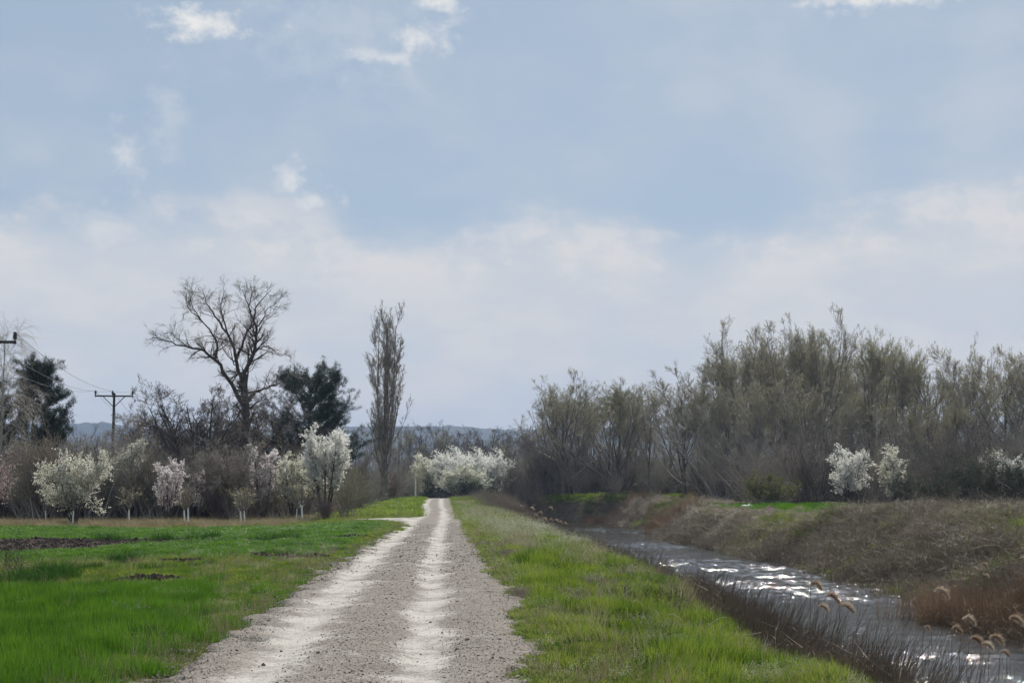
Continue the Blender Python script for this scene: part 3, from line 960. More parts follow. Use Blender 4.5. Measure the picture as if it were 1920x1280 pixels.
def build_banks():
    g = np.random.default_rng(303)
    reeds = [reed_clump(g, 46, 2.0, 0.42, M['reed']) for _ in range(4)]
    n = 2900
    y = 12 * (172 / 12) ** g.uniform(0, 1, n) ** 0.85
    dense = g.uniform(0, 1, n) < 0.78
    span = water_l(y) + 0.5 - bank_x(y) - 0.35
    t = np.where(dense, np.interp(y, [12, 40, 60], [0.55, 0.5, 0.38]) * g.uniform(0, 1, n) ** 0.9, g.uniform(0.45, 1.12, n))
    x = bank_x(y) + 0.35 + t * span
    k = in_view(x, y, 2.0)
    x, y, t, dense = x[k], y[k], t[k], dense[k]
    z = np.maximum(gz(x, y), ZW - 0.25)
    tip = np.interp(y, [12, 20, 30, 50, 70, 120, 170], [-0.42, -0.38, -0.40, -0.32, 0.0, 0.3, 0.7]) - np.interp(t, [0, 0.5, 1.1], [0.0, 0.12, 0.55]) * np.interp(y, [40, 70, 120], [1, 1.4, 2.2])
    tall = np.clip(tip - z, 0.55, 2.6) / 2.0 * g.uniform(0.8, 1.12, len(x))
    tall = np.where(g.uniform(0, 1, len(x)) < 0.08, tall * 1.25, tall)
    rot = np.stack([g.normal(0, 0.05, len(x)), g.normal(0.03, 0.05, len(x)), g.uniform(-0.6, 0.6, len(x))], -1)
    xy = np.clip(tall * 1.15, 0.4, 1.0)
    sc = np.stack([xy, xy, tall], -1)
    sparse = [reed_clump(g, 13, 2.0, 0.42, M['reed'], 0.007, 0.14) for _ in range(2)]
    scatter('bank_reeds', reeds + sparse, np.stack([x, y, z], -1), rot, sc, np.where(dense, g.integers(0, 4, len(x)), g.integers(4, 6, len(x))))

    # single tall stems rising before the open water
    n = 700
    y = 13 * (95 / 13) ** g.uniform(0, 1, n)
    x = bank_x(y) + g.uniform(0.5, 3.4, n)
    z = np.maximum(gz(x, y), ZW - 0.25)
    tall = np.clip(g.uniform(-0.6, 0.12, n) - z, 0.8, 2.6) / 2.0
    thin = [reed_clump(g, 7, 2.0, 0.4, M['reed'], 0.0095, 0.16, 2) for _ in range(3)]
    scatter('tall_bank_reeds', thin, np.stack([x, y, z], -1), np.stack([g.normal(0, 0.05, n), g.normal(0.04, 0.05, n), g.uniform(-0.5, 0.5, n)], -1), np.stack([np.ones(n), np.ones(n), tall], -1), g.integers(0, 3, n))

    # rusty reed beds on the far shore
    rust = [reed_clump(g, 60, 2.0, 0.5, M['reed_rust'], 0.006) for _ in range(2)]
    P = []
    for (px, Y, n_, sx, sy, h) in [(1256, 124, 90, 0.8, 3.0, 1.45), (1168, 172, 70, 2.0, 1.5, 0.9), (1279, 105, 5, 0.2, 0.3, 0.35), (1800, 42, 26, 0.7, 1.5, 0.8), (1880, 40, 30, 0.8, 1.5, 1.0)]:
        X = (px - 960) / F * Y
        for _ in range(n_):
            xx, yy = X + g.normal(0, sx), Y + g.normal(0, sy)
            P.append((xx, yy, max(g1(xx, yy), ZW - 0.1), h * g.uniform(0.75, 1.15)))
    P = np.array(P)
    scatter('rusty_reeds', rust, P[:, :3], np.stack([g.normal(0, .05, len(P)), g.normal(0, .05, len(P)), g.uniform(0, 6.28, len(P))], -1),
            np.stack([np.ones(len(P)), np.ones(len(P)), P[:, 3] / 1.3], -1), g.integers(0, 2, len(P)))

    # grey-brown brush over the far bank
    br = [bramble(g, 46, 1.0, 0.42, M['brush'], 0.006) for _ in range(4)] + [bramble(g, 40, 0.8, 0.40, M['twig_red'], 0.006, 0.8) for _ in range(2)]
    dryp = [blades(40, 0.35, 0.5, 0.008, 0.7, M['grass_dry'], g), blades(40, 0.35, 0.45, 0.010, 0.7, M['grass_weed'], g)]
    n = 7000
    y = 34 * (185 / 34) ** g.uniform(0, 1, n)
    t = g.uniform(0, 1, n)
    x = water_r(y) - 0.1 + t * np.interp(y, [34, 60, 74, 82, 118, 122, 190], [10, 9.5, 8, 3.3, 3.3, 5, 4])
    green = green_patch(x, y)
    k = in_view(x, y, 3) & ((g.uniform(0, 1, n) > green))
    x2, y2, t2 = x[k], y[k], t[k]
    hs = g.uniform(0.45, 1.0, len(x2)) * (0.8 + 0.45 * sines(x2, y2, 4, 170)) * (1.0 - np.interp(y2, [40, 70], [0.55, 0.8]) * t2)
    place('far_bank_brush', br, x2, y2, np.stack([np.ones(len(x2)) * 1.1, np.ones(len(x2)) * 1.1, np.clip(hs, 0.2, 1.1)], -1), g, 0.25, weights=[.2, .2, .2, .2, .1, .1])
    k = in_view(x, y, 3) & (g.uniform(0, 1, n) < 0.34)
    place('far_bank_dry_grass', dryp, x[k], y[k], np.stack([np.full(k.sum(), 1.3)] * 2 + [g.uniform(0.5, 1.2, k.sum())], -1), g, 0.15)
    k = in_view(x, y, 3) & (g.uniform(0, 1, n) < green * 1.2)
    grs = [blades(60, 0.35, 0.16, 0.014, 0.5, M['grass_bright'], g), blades(60, 0.35, 0.16, 0.014, 0.5, M['grass_weed'], g)]
    place('far_bank_grass', grs, x[k], y[k], np.stack([np.full(k.sum(), 1.6)] * 2 + [g.uniform(0.8, 1.6, k.sum())], -1), g, 0.1)
    # the bright grass on the bank's crown and on the spit beyond the bend
    n = 6000
    x, y = g.uniform(14, 30, n), g.uniform(78, 122, n)
    k = (x > water_r(y) + 4.2) & (zone_masks(x, y)[1] < 0.5)
    place('bank_top_grass', [blades(60, 0.35, 0.10, 0.014, 0.5, M['grass_lush'], g)], x[k], y[k], np.full(k.sum(), 1.5), g)
    x, y = g.uniform(3, 26, n), g.uniform(176, 215, n)
    k = (gz(x, y) > 0.2) & (g.uniform(0, 1, n) < 0.6)
    place('spit_grass', grs, x[k], y[k], np.stack([np.full(k.sum(), 2.6)] * 2 + [g.uniform(1, 2.6, k.sum())], -1), g)
    # dark brush on the left bank beyond the reeds
    n = 420
    y = g.uniform(128, 196, n)
    x = bank_x(y) + g.uniform(-0.3, 3.6, n)
    place('left_bank_brush', br, x, y, np.stack([np.full(n, 1.6)] * 2 + [g.uniform(0.9, 2.0, n)], -1), g, 0.12)


def green_patch(x, y):
    d = x - water_r(y)
    a = sstep(sines(x * 0.6, y, 9, 171) + 0.5 * sines(x, y, 2.5, 172), 0.45, 0.9)
    b = np.exp(-((y - 84 - 2.2 * (d - 2)) / 6.0) ** 2) * sstep(d, 1.0, 3.0)
    c = np.exp(-((y - 49) / 5.0) ** 2) * sstep(d, 3.2, 4.4)
    lo = 0.7 * np.exp(-((d - 0.5) / 0.7) ** 2) * np.exp(-((y - 51) / 6) ** 2)
    return np.clip(np.maximum(np.maximum(0.8 * a, 0.95 * b), np.maximum(c, lo)), 0, 1)


# ------------------------------------------------------------------ trees
def grow(start, d, L, r0, r1, K, wob, trop, g):
    N = len(start)
    P = np.zeros((N, K + 1, 3))
    P[:, 0] = start
    d = d.copy()
    step = (L / K)[:, None]
    for k in range(K):
        d = d + g.normal(0, wob, (N, 3))
        d[:, 2] += trop
        d /= np.linalg.norm(d, axis=1, keepdims=True) + 1e-9
        P[:, k + 1] = P[:, k] + d * step
    t = np.linspace(0, 1, K + 1)[None]
    return P, r0[:, None] * (1 - t) + r1[:, None] * t


def sprout(P, rad, n, t0, t1, ang, angv, lf, rr, g, rmin=0.004):
    """child starts, directions, lengths and radii along parent polylines"""
    N, K1, _ = P.shape
    K = K1 - 1
    i = np.repeat(np.arange(N), n)
    t = g.uniform(t0, t1, len(i))
    f = t * K
    k = np.minimum(f.astype(int), K - 1)
    a = (f - k)[:, None]
    s = P[i, k] * (1 - a) + P[i, k + 1] * a
    tan = P[i, k + 1] - P[i, k]
    tan /= np.linalg.norm(tan, axis=1, keepdims=True) + 1e-9
    perp = np.cross(tan, g.normal(size=tan.shape))
    perp /= np.linalg.norm(perp, axis=1, keepdims=True) + 1e-9
    an = np.clip(g.normal(ang, angv * ang, len(i)), 0.1, 1.6)[:, None]
    d = tan * np.cos(an) + perp * np.sin(an)
    L = lf(t) * g.uniform(0.6, 1.25, len(i))
    r = np.maximum((rad[i, k] * (1 - a[:, 0]) + rad[i, k + 1] * a[:, 0]) * rr, rmin)
    return s, d, L, r


def tree_meshes(trunkP, trunkR, levels, g, bark, twig, leaf=None, cut=1):
    """trunk polyline (K,3) or list; levels: dicts n,t0,t1,ang,len,K,wob,trop. Returns [(part name, mesh)]"""
    Tg, Cg = Geo(), Geo()
    polys = trunkP if isinstance(trunkP, list) else [trunkP]
    rads = trunkR if isinstance(trunkR, list) else [trunkR]
    cur = []
    for p, r in zip(polys, rads):
        p = np.asarray(p, float)[None]
        r = np.asarray(r, float)[None]
        Tg.tubes(p, r, 7)
        cur.append((p, r))
    allP = []
    for li, lv in enumerate(levels):
        nxt = []
        for P, rad in cur:
            plen = np.linalg.norm(np.diff(P, axis=1), axis=2).sum(1)
            mean = plen.mean()
            n = lv['n'] if li or not lv.get('per') else max(1, int(round(lv['per'] * mean)))
            lf = lv['len']
            f = (lambda t, lf=lf, m=mean: lf(t) * m) if lv.get('rel', True) else lf
            s, d, L, r = sprout(P, rad, n, lv.get('t0', 0.2), lv.get('t1', 1.0), lv['ang'], lv.get('angv', 0.3), f, lv.get('rr', 0.55), g, lv.get('rmin', 0.006))
            if 'filter' in lv:
                k = lv['filter'](s, d)
                s, d, L, r = s[k], d[k], L[k], r[k]
            P2, r2 = grow(s, d, L, r, np.maximum(r * lv.get('tap', 0.35), 0.0035), lv.get('K', 3), lv.get('wob', 0.12), lv.get('trop', 0.05), g)
            (Tg if li < cut else Cg).tubes(P2, r2, 5 if li == 0 else (4 if li == 1 else 3))
            nxt.append((P2, r2))
            allP.append((li, P2))
        cur = nxt
    parts = [('trunk', Tg.mesh('trunk', bark))]
    if Cg.v:
        parts.append(('crown', Cg.mesh('crown', twig)))
    if leaf:
        Lg = Geo()
        for li, P in allP:
            if li in leaf['levels']:
                N, K1, _ = P.shape
                m = leaf['per']
                i = np.repeat(np.arange(N), m)
                t = g.uniform(leaf.get('t0', 0.3), 1.0, len(i)) * (K1 - 1)
                k = np.minimum(t.astype(int), K1 - 2)
                a = (t - k)[:, None]
                pt = P[i, k] * (1 - a) + P[i, k + 1] * a + g.normal(0, leaf.get('jit', 0.03), (len(i), 3))
                if 'keep' in leaf:
                    pt = pt[leaf['keep'](pt, g)]
                Lg.diamonds(pt, leaf['size'], g)
        parts.append((leaf.get('name', 'leaves'), Lg.mesh(leaf.get('name', 'leaves'), leaf['mat'])))
    return parts


def plant(name, parts, x, y, rz=0.0, s=1.0, sz=None, label='', cat='tree', group=None, sink=0.1):
    o = empty(name, (x, y, g1(x, y) - sink), rz)
    o.scale = (s, s, sz or s)
    for pn, me in parts:
        obj(pn, me, o)
    tag(o, label, cat, group)
    return o


def px_x(px, Y):
    return (px - 960) / F * Y


def height_to(px, py, Y):
    return at(px, py, Y).z - g1(px_x(px, Y), Y)


def stem(H, g, K=8, lean=0.0, wob=0.02, sway=None):
    t = np.linspace(0, 1, K + 1)
    p = np.zeros((K + 1, 3))
    w = np.cumsum(g.normal(0, wob * H / K, (K + 1, 2)), 0)
    w[0] = 0
    p[:, :2] = w
    p[:, 0] += lean * H * t
    p[:, 2] = H * t
    return p


# prototypes, 10 m tall unless noted
def vase_poplar(g, leafmat, dens=1.0, slender=1.0, bark='bark', twig='twig'):
    H = 10.0
    P = stem(H * 0.64, g, 8, g.normal(0, 0.03), 0.06)
    Rr = np.linspace(0.13, 0.045, 9)
    lv = [dict(n=20, t0=0.14, t1=1.0, ang=0.66 * slender, angv=0.45, rel=False, len=lambda t: H * (1 - 0.63 * t) * 0.74, K=8, wob=0.06, trop=0.10, rr=0.5, tap=0.12),
          dict(n=int(11 * dens), t0=0.22, ang=0.55, len=lambda t: 0.34 - 0.14 * t, K=4, wob=0.08, trop=0.09, rr=0.45),
          dict(n=6, t0=0.12, ang=0.5, len=lambda t: 0.52 - 0.18 * t, K=3, wob=0.09, trop=0.07, rr=0.55, rmin=0.007),
          dict(n=5, t0=0.12, ang=0.5, len=lambda t: 0.6 - 0.1 * t, K=1, wob=0.1, trop=0.08, rr=0.7, rmin=0.006)]
    return tree_meshes(P, Rr, lv, g, M[bark], M[twig], dict(levels=(3,), per=2, size=0.025, mat=leafmat, name='leaves', t0=0.5, jit=0.02,
                       keep=lambda p, gg: gg.uniform(0, 1, len(p)) < np.clip((p[:, 2] - 2.0) / 6.0, 0.08, 1)))


def lombardy(g):
    H = 22.0
    P = [stem(H * 0.87, g, 10, 0.0, 0.02), np.array([(0.0, 0, 4), (0.7, .2, 7), (0.95, .2, 12), (1.15, 0.1, 19.0)]), np.array([(0, 0, 3.5), (-.6, .3, 7), (-.8, .2, 12), (-.65, 0, 19.3)]), np.array([(0, 0, 3.0), (.3, -.5, 7), (.4, -.7, 11), (0.3, -.5, 18.5)])]
    Rr = [np.linspace(0.42, 0.05, 11), np.linspace(0.16, 0.03, 4), np.linspace(0.15, 0.03, 4), np.linspace(0.15, 0.03, 4)]
    lv = [dict(n=22, t0=0.08, t1=0.98, ang=0.44, rel=False, len=lambda t: 5.6 * (0.55 + 0.6 * np.sin(np.pi * np.clip(t + 0.12, 0, 1))) * (1 - 0.45 * t), K=6, wob=0.05, trop=0.22, rr=0.34, tap=0.2, rmin=0.03),
          dict(n=9, t0=0.12, ang=0.48, len=lambda t: 0.42 - 0.16 * t, K=4, wob=0.07, trop=0.17, rr=0.5, rmin=0.012),
          dict(n=5, t0=0.1, ang=0.45, len=lambda t: 0.5 - 0.15 * t, K=2, wob=0.1, trop=0.14, rr=0.6, rmin=0.017),
          dict(n=3, t0=0.1, ang=0.5, len=lambda t: 0.6 - 0.1 * t, K=1, wob=0.1, trop=0.1, rr=0.7, rmin=0.017)]
    return tree_meshes(P, Rr, lv, g, M['bark'], M['twig'])


def spreading(g, bark='bark_dark', twig='twig_dark', leaf=None, fork=0.22):
    H = 10.0
    polys, rads = [stem(H * fork, g, 3, 0, 0.03)], [np.linspace(0.2, 0.16, 4)]
    top = polys[0][-1]
    for k in range(9):
        a = k * 2 * np.pi / 9 + g.uniform(-0.3, 0.3)
        sp = g.uniform(0.25, 0.75)
        pts = [top + np.array([0, 0, -0.2])]
        d = np.array([np.cos(a) * sp, np.sin(a) * sp, 1.0])
        for j in range(5):
            d = d + np.array([np.cos(a) * 0.06, np.sin(a) * 0.06, 0.05]) + g.normal(0, 0.13, 3)
            pts.append(pts[-1] + d / np.linalg.norm(d) * H * 0.135)
        polys.append(np.array(pts))
        rads.append(np.linspace(0.12, 0.03, 6))
    lv = [dict(n=7, per=1.5, t0=0.2, ang=0.8, rel=False, len=lambda t: 2.7 - 0.9 * t, K=4, wob=0.14, trop=0.05, rr=0.55),
          dict(n=6, t0=0.2, ang=0.7, len=lambda t: 0.55 - 0.2 * t, K=3, wob=0.15, trop=0.05, rr=0.6),
          dict(n=5, t0=0.15, ang=0.7, len=lambda t: 0.55 - 0.2 * t, K=2, wob=0.15, trop=0.04, rr=0.65, rmin=0.012),
          dict(n=4, t0=0.2, ang=0.6, len=lambda t: 0.65, K=1, wob=0.15, trop=0.05, rr=0.7, rmin=0.011)]
    return tree_meshes(polys, rads, lv, g, M[bark], M[twig], leaf)


def blossom_tree(g, H, W, mat, form='round', per=6, size=0.034, stems=5, fill=1.0, t_low=0.12, twig='twig_dark'):
    polys, rads = [], []
    for k in range(stems):
        a = k * 2 * np.pi / stems + g.uniform(-0.4, 0.4)
        reach = W * 0.5 * (0.55 if form == 'round' else 0.62) * g.uniform(0.5, 1.1)
        top = H * g.uniform(0.66, 0.92)
        t = np.linspace(0, 1, 6)
        x = np.cos(a) * reach * (t ** (0.9 if form == 'round' else 0.7))
        y_ = np.sin(a) * reach * (t ** (0.9 if form == 'round' else 0.7))
        polys.append(np.stack([x + g.normal(0, 0.03, 6), y_ + g.normal(0, 0.03, 6), top * t], -1))
        rads.append(np.linspace(0.055, 0.015, 6) * H / 4.5)
    up = 0.06 if form == 'round' else 0.17
    ang = 0.85 if form == 'round' else 0.65
    lv = [dict(n=13, t0=t_low + 0.1, ang=ang, rel=False, len=lambda t: W * (0.36 if form == 'round' else 0.44) * (1.15 - 0.65 * t), K=4, wob=0.12, trop=up, rr=0.55, rmin=0.012),
          dict(n=int(8 * fill), t0=0.1, ang=0.7, rel=False, len=lambda t: 0.13 * W + 0 * t, K=3, wob=0.14, trop=up * 0.8, rr=0.6, rmin=0.007),
          dict(n=4, t0=0.1, ang=0.7, rel=False, len=lambda t: 0.08 * W + 0 * t, K=1, wob=0.15, trop=up * 0.5, rr=0.6, rmin=0.005)]
    return tree_meshes(polys, rads, lv, g, M['bark_dark'], M[twig], dict(levels=(1, 2), per=per, size=size, mat=mat, name='blossom', t0=0.1, jit=0.03))


def pine(g, H, side=0.0, first=0.3, reach=2.4, dens=1.0, clumps=60):
    P = stem(H, g, 8, 0.02, 0.03)
    Rr = np.linspace(0.17, 0.03, 9) * H / 11
    br, rad = [], []
    nb = int(52 * dens)
    T = np.sort(g.uniform(first, 0.99, nb))
    s = np.stack([np.interp(T, np.linspace(0, 1, 9), P[:, k]) for k in range(3)], -1)
    az = g.uniform(0, 2 * np.pi, nb)
    if side:
        az = np.where(g.uniform(0, 1, nb) < abs(side), g.normal(0 if side > 0 else np.pi, 0.9, nb), az)
    rise = 0.15 + 0.9 * T ** 2
    d = np.stack([np.cos(az), np.sin(az), rise], -1)
    d /= np.linalg.norm(d, axis=1, keepdims=True)
    L = reach * (1.05 - 0.62 * T ** 2) * g.uniform(0.65, 1.2, nb)
    BP, BR = grow(s, d, L, np.full(nb, 0.055), np.full(nb, 0.018), 5, 0.08, 0.08, g)
    s2, d2, L2, r2 = sprout(BP, BR, 9, 0.25, 1.0, 0.8, 0.3, lambda t: reach * 0.30 * (1.2 - 0.5 * t), 0.5, g, 0.008)
    d2[:, 2] = np.abs(d2[:, 2]) * 0.5 + 0.15
    SP, SR = grow(s2, d2, L2, r2, r2 * 0.5, 2, 0.12, 0.12, g)
    G = Geo().tubes(P[None], Rr[None], 8)
    C = Geo().tubes(BP, BR, 5).tubes(SP, SR, 3)
    tips = np.concatenate([SP[:, 2], SP[:, 1], BP[:, -1], 0.5 * (SP[:, 1] + SP[:, 2])])
    m = clumps
    p0 = np.repeat(tips, m, 0) + g.normal(0, 0.10, (len(tips) * m, 3))
    dd = g.normal(0, 1, p0.shape)
    dd[:, 2] = np.abs(dd[:, 2]) + 0.35
    dd /= np.linalg.norm(dd, axis=1, keepdims=True)
    side_ = np.cross(dd, g.normal(size=dd.shape))
    side_ /= np.linalg.norm(side_, axis=1, keepdims=True)
    ln = g.uniform(0.12, 0.24, (len(p0), 1))
    V = np.stack([p0 - side_ * 0.014, p0 + side_ * 0.014, p0 + dd * ln], 1).reshape(-1, 3)
    Nd = Geo().add(V, t=np.arange(len(V)).reshape(-1, 3))
    return [('trunk', G.mesh('trunk', M['bark_dark'])), ('crown', C.mesh('crown', M['twig_dark'])), ('needles', Nd.mesh('needles', M['needle']))]


def shrub(g, H, W, twig, leaf=None, n=26, per=4, size=0.035, dens=1.0):
    """many-stemmed bush: H tall, W wide"""
    b = np.stack([g.normal(0, W * 0.10, n), g.normal(0, W * 0.10, n), np.full(n, -0.05)], -1)
    d = np.stack([g.normal(0, 0.34 * W / H, n), g.normal(0, 0.34 * W / H, n), np.ones(n)], -1)
    d /= np.linalg.norm(d, axis=1, keepdims=True)
    P, r = grow(b, d, H * g.uniform(0.55, 1.05, n), np.full(n, 0.016 * H ** 0.6), np.full(n, 0.006), 5, 0.1, 0.02, g)
    Tg = Geo().tubes(P, r, 4)
    s, d2, L, r2 = sprout(P, r, int(9 * dens), 0.2, 1.0, 0.65, 0.3, lambda t: 0.34 * H * (1.1 - 0.6 * t), 0.55, g, 0.006)
    P2, r2b = grow(s, d2, L, r2, r2 * 0.5, 3, 0.12, 0.06, g)
    s, d3, L, r3 = sprout(P2, r2b, int(6 * dens), 0.15, 1.0, 0.65, 0.3, lambda t: 0.12 * H * (1.1 - 0.4 * t), 0.6, g, 0.005)
    P3, r3b = grow(s, d3, L, r3, r3 * 0.5, 1, 0.14, 0.05, g)
    Cg = Geo().tubes(P2, r2b, 3).tubes(P3, r3b, 3)
    parts = [('stems', Tg.mesh('stems', M[twig])), ('crown', Cg.mesh('crown', M[twig]))]
    if leaf:
        i = np.repeat(np.arange(len(P3)), per)
        t = g.uniform(0, 1, len(i))
        k = np.zeros(len(i), int)
        a = (t - k)[:, None]
        pt = P3[i, k] * (1 - a) + P3[i, k + 1] * a + g.normal(0, 0.03, (len(i), 3))
        parts.append(('leaves', Geo().diamonds(pt, size, g).mesh('leaves', leaf)))
    return parts


def merged(parts):
    """one sample mesh for scattering out of a plant's parts"""
    V, Fq, Ft, mats, midx, n = [], [], [], [], [], 0
    for pn, me in parts:
        nv = len(me.vertices)
        co = np.empty(nv * 3, np.float32)
        me.vertices.foreach_get('co', co)
        V.append(co.reshape(-1, 3))
        li = np.empty(len(me.loops), np.int32)
        me.loops.foreach_get('vertex_index', li)
        Fq.append(li.reshape(-1, 4) + n)
        mats.append(me.materials[0])
        midx.append(np.full(len(li) // 4, len(mats) - 1))
        n += nv
    for pn, me in parts:
        bpy.data.meshes.remove(me)
    return mesh_np('scrub', np.concatenate(V), [np.concatenate(Fq)], mats, np.concatenate(midx))


def hero_tree():
    """the tall bare tree: main limbs laid out one by one, then twigs grown on them"""
    g = np.random.default_rng(77)
    Y0 = 112.0
    bx = px_x(461, Y0)
    bz = g1(bx, Y0)
    def L(pts, y0, y1, r0, r1):
        q = []
        for i, (px, py) in enumerate(pts):
            t = i / (len(pts) - 1)
            p = at(px, py, Y0 + y0 + (y1 - y0) * t)
            q.append((p.x - bx, p.y - Y0, p.z - bz))
        return np.array(q), np.linspace(r0, r1, len(pts))
    limbs = [L([(463, 975), (462, 900), (463, 830), (461, 780), (460, 750), (461, 736)], 0, 0, 0.42, 0.27),
             L([(461, 765), (447, 744), (425, 706), (403, 675), (382, 658), (350, 650), (321, 642), (285, 633)], 0, -1.5, 0.22, 0.03),
             L([(403, 675), (409, 662), (405, 640), (400, 625), (378, 602), (362, 577), (352, 545)], -.7, 1.2, 0.13, 0.02),
             L([(461, 745), (455, 715), (449, 695), (439, 654), (427, 626), (403, 593), (390, 572), (382, 550)], 0, 1.5, 0.22, 0.02),
             L([(427, 626), (419, 600), (414, 570), (421, 545)], 0.6, 2.5, 0.09, 0.02),
             L([(462, 745), (459, 699), (476, 662), (480, 640), (480, 614), (474, 597), (484, 569), (509, 543)], 0, -2, 0.22, 0.02),
             L([(446, 668), (452, 650), (463, 622), (476, 606), (468, 573), (455, 543)], .6, -1.2, 0.13, 0.02),
             L([(476, 662), (488, 653), (502, 649), (514, 655), (527, 668)], -.8, 0.8, 0.09, 0.015),
             L([(466, 750), (480, 735), (500, 726), (524, 719), (549, 700)], 0, 1.5, 0.15, 0.02),
             L([(480, 614), (492, 600), (503, 577), (524, 565)], -1.2, -2.4, 0.07, 0.015),
             L([(350, 650), (335, 636), (318, 622), (300, 628)], -1.1, -1.4, 0.05, 0.012),
             L([(378, 602), (366, 590), (352, 575), (347, 556)], 0.5, -0.4, 0.06, 0.012),
             L([(449, 695), (438, 680), (432, 660), (430, 640)], 0.3, -1.8, 0.07, 0.015),
             L([(474, 597), (468, 575), (472, 552), (478, 537)], -1.4, 0.6, 0.06, 0.012),
             L([(462, 730), (466, 690), (464, 670), (470, 640)], 0.1, 2.2, 0.10, 0.02)]
    # limbs get a little crookedness
    polys, rads = [], []
    for k, (p, r) in enumerate(limbs):
        t = np.linspace(0, 1, (len(p) - 1) * 3 + 1)
        tt = np.linspace(0, 1, len(p))
        q = np.stack([np.interp(t, tt, p[:, c]) for c in range(3)], -1)
        q[1:-1] += g.normal(0, 0.045 if k else 0.02, q[1:-1].shape)
        polys.append(q)
        rads.append(np.interp(t, tt, r) * 0.88)
    lv = [dict(n=8, per=2.8, t0=0.18, ang=0.8, rel=False, len=lambda t: 1.75 - 0.75 * t, K=4, wob=0.17, trop=0.05, rr=0.45, rmin=0.014,
               filter=lambda s, d: s[:, 2] > 6.5),
          dict(n=6, t0=0.2, ang=0.7, rel=False, len=lambda t: 0.75 + 0 * t, K=3, wob=0.18, trop=0.04, rr=0.55, rmin=0.010),
          dict(n=5, t0=0.2, ang=0.7, rel=False, len=lambda t: 0.36 + 0 * t, K=1, wob=0.18, trop=0.03, rr=0.6, rmin=0.007)]
    parts = tree_meshes(polys, rads, lv, g, M['bark_dark'], M['twig_dark'])
    plant('bare_tree', parts, bx, Y0, label='tallest bare tree, crooked dark limbs spreading high above the thicket', cat='tree', sink=0.0)


def weeping_birch(g):
    H = 10.0
    P = stem(H, g, 8, 0.02, 0.03)
    lv = [dict(n=34, t0=0.18, t1=0.99, ang=0.7, len=lambda t: 0.36 - 0.24 * t, K=6, wob=0.08, trop=0.02, rr=0.4),
          dict(n=12, t0=0.2, ang=0.5, rel=False, len=lambda t: 1.1 + 0 * t, K=4, wob=0.07, trop=-0.25, rr=0.5, rmin=0.006),
          dict(n=5, t0=0.1, ang=0.4, rel=False, len=lambda t: 0.8 + 0 * t, K=3, wob=0.05, trop=-0.35, rr=0.6, rmin=0.005)]
    return tree_meshes(P, np.linspace(0.13, 0.02, 9), lv, g, M['bark_pale'], M['twig'])


def young_tree(g, fork=False, leafy=True):
    """orchard sapling: limewashed lower trunk under a small crown"""
    hp = 0.95
    t = np.linspace(0, 1, 5)
    low = np.stack([0.02 * np.sin(t * 5), 0 * t, -0.1 + (hp + 0.1) * t], -1)
    G = Geo().tubes(low[None], np.linspace(0.055, 0.045, 5)[None], 8)
    if fork:
        for sx in (-1, 1):
            q = np.stack([sx * 0.2 * t * (1.0 if sx < 0 else 0.5), 0.1 * t, hp - 0.05 + 0.22 * t], -1)
            G.tubes(q[None], np.linspace(0.038, 0.026, 5)[None], 6)
    up = [np.array([(0, 0, hp - 0.02), (0.02, 0, hp + 0.5), (0.0, 0.03, hp + 1.0)])]
    for k in range(4):
        a = k * 1.57 + g.uniform(-.4, .4)
        up.append(np.array([(0, 0, hp + 0.02), (0.3 * np.cos(a), 0.3 * np.sin(a), hp + 0.35), (0.5 * np.cos(a), 0.5 * np.sin(a), hp + 0.95)]))
    lv = [dict(n=6, t0=0.3, ang=0.6, rel=False, len=lambda t: 0.65 - 0.2 * t, K=3, wob=0.1, trop=0.12, rr=0.6, rmin=0.008),
          dict(n=4, t0=0.2, ang=0.6, rel=False, len=lambda t: 0.35 + 0 * t, K=2, wob=0.1, trop=0.1, rr=0.6, rmin=0.006)]
    parts = tree_meshes(up, [np.linspace(0.045, 0.02, 3)] * len(up), lv, g, M['bark'], M['twig'], dict(levels=(1,), per=3, size=0.03, mat=M['bud'], name='leaves', t0=0.3) if leafy else None)
    return [('limewashed_trunk', G.mesh('limewashed_trunk', M['limewash'])), ('limbs', parts[0][1]), ('crown', parts[1][1])] + parts[2:]


SHARED = {}


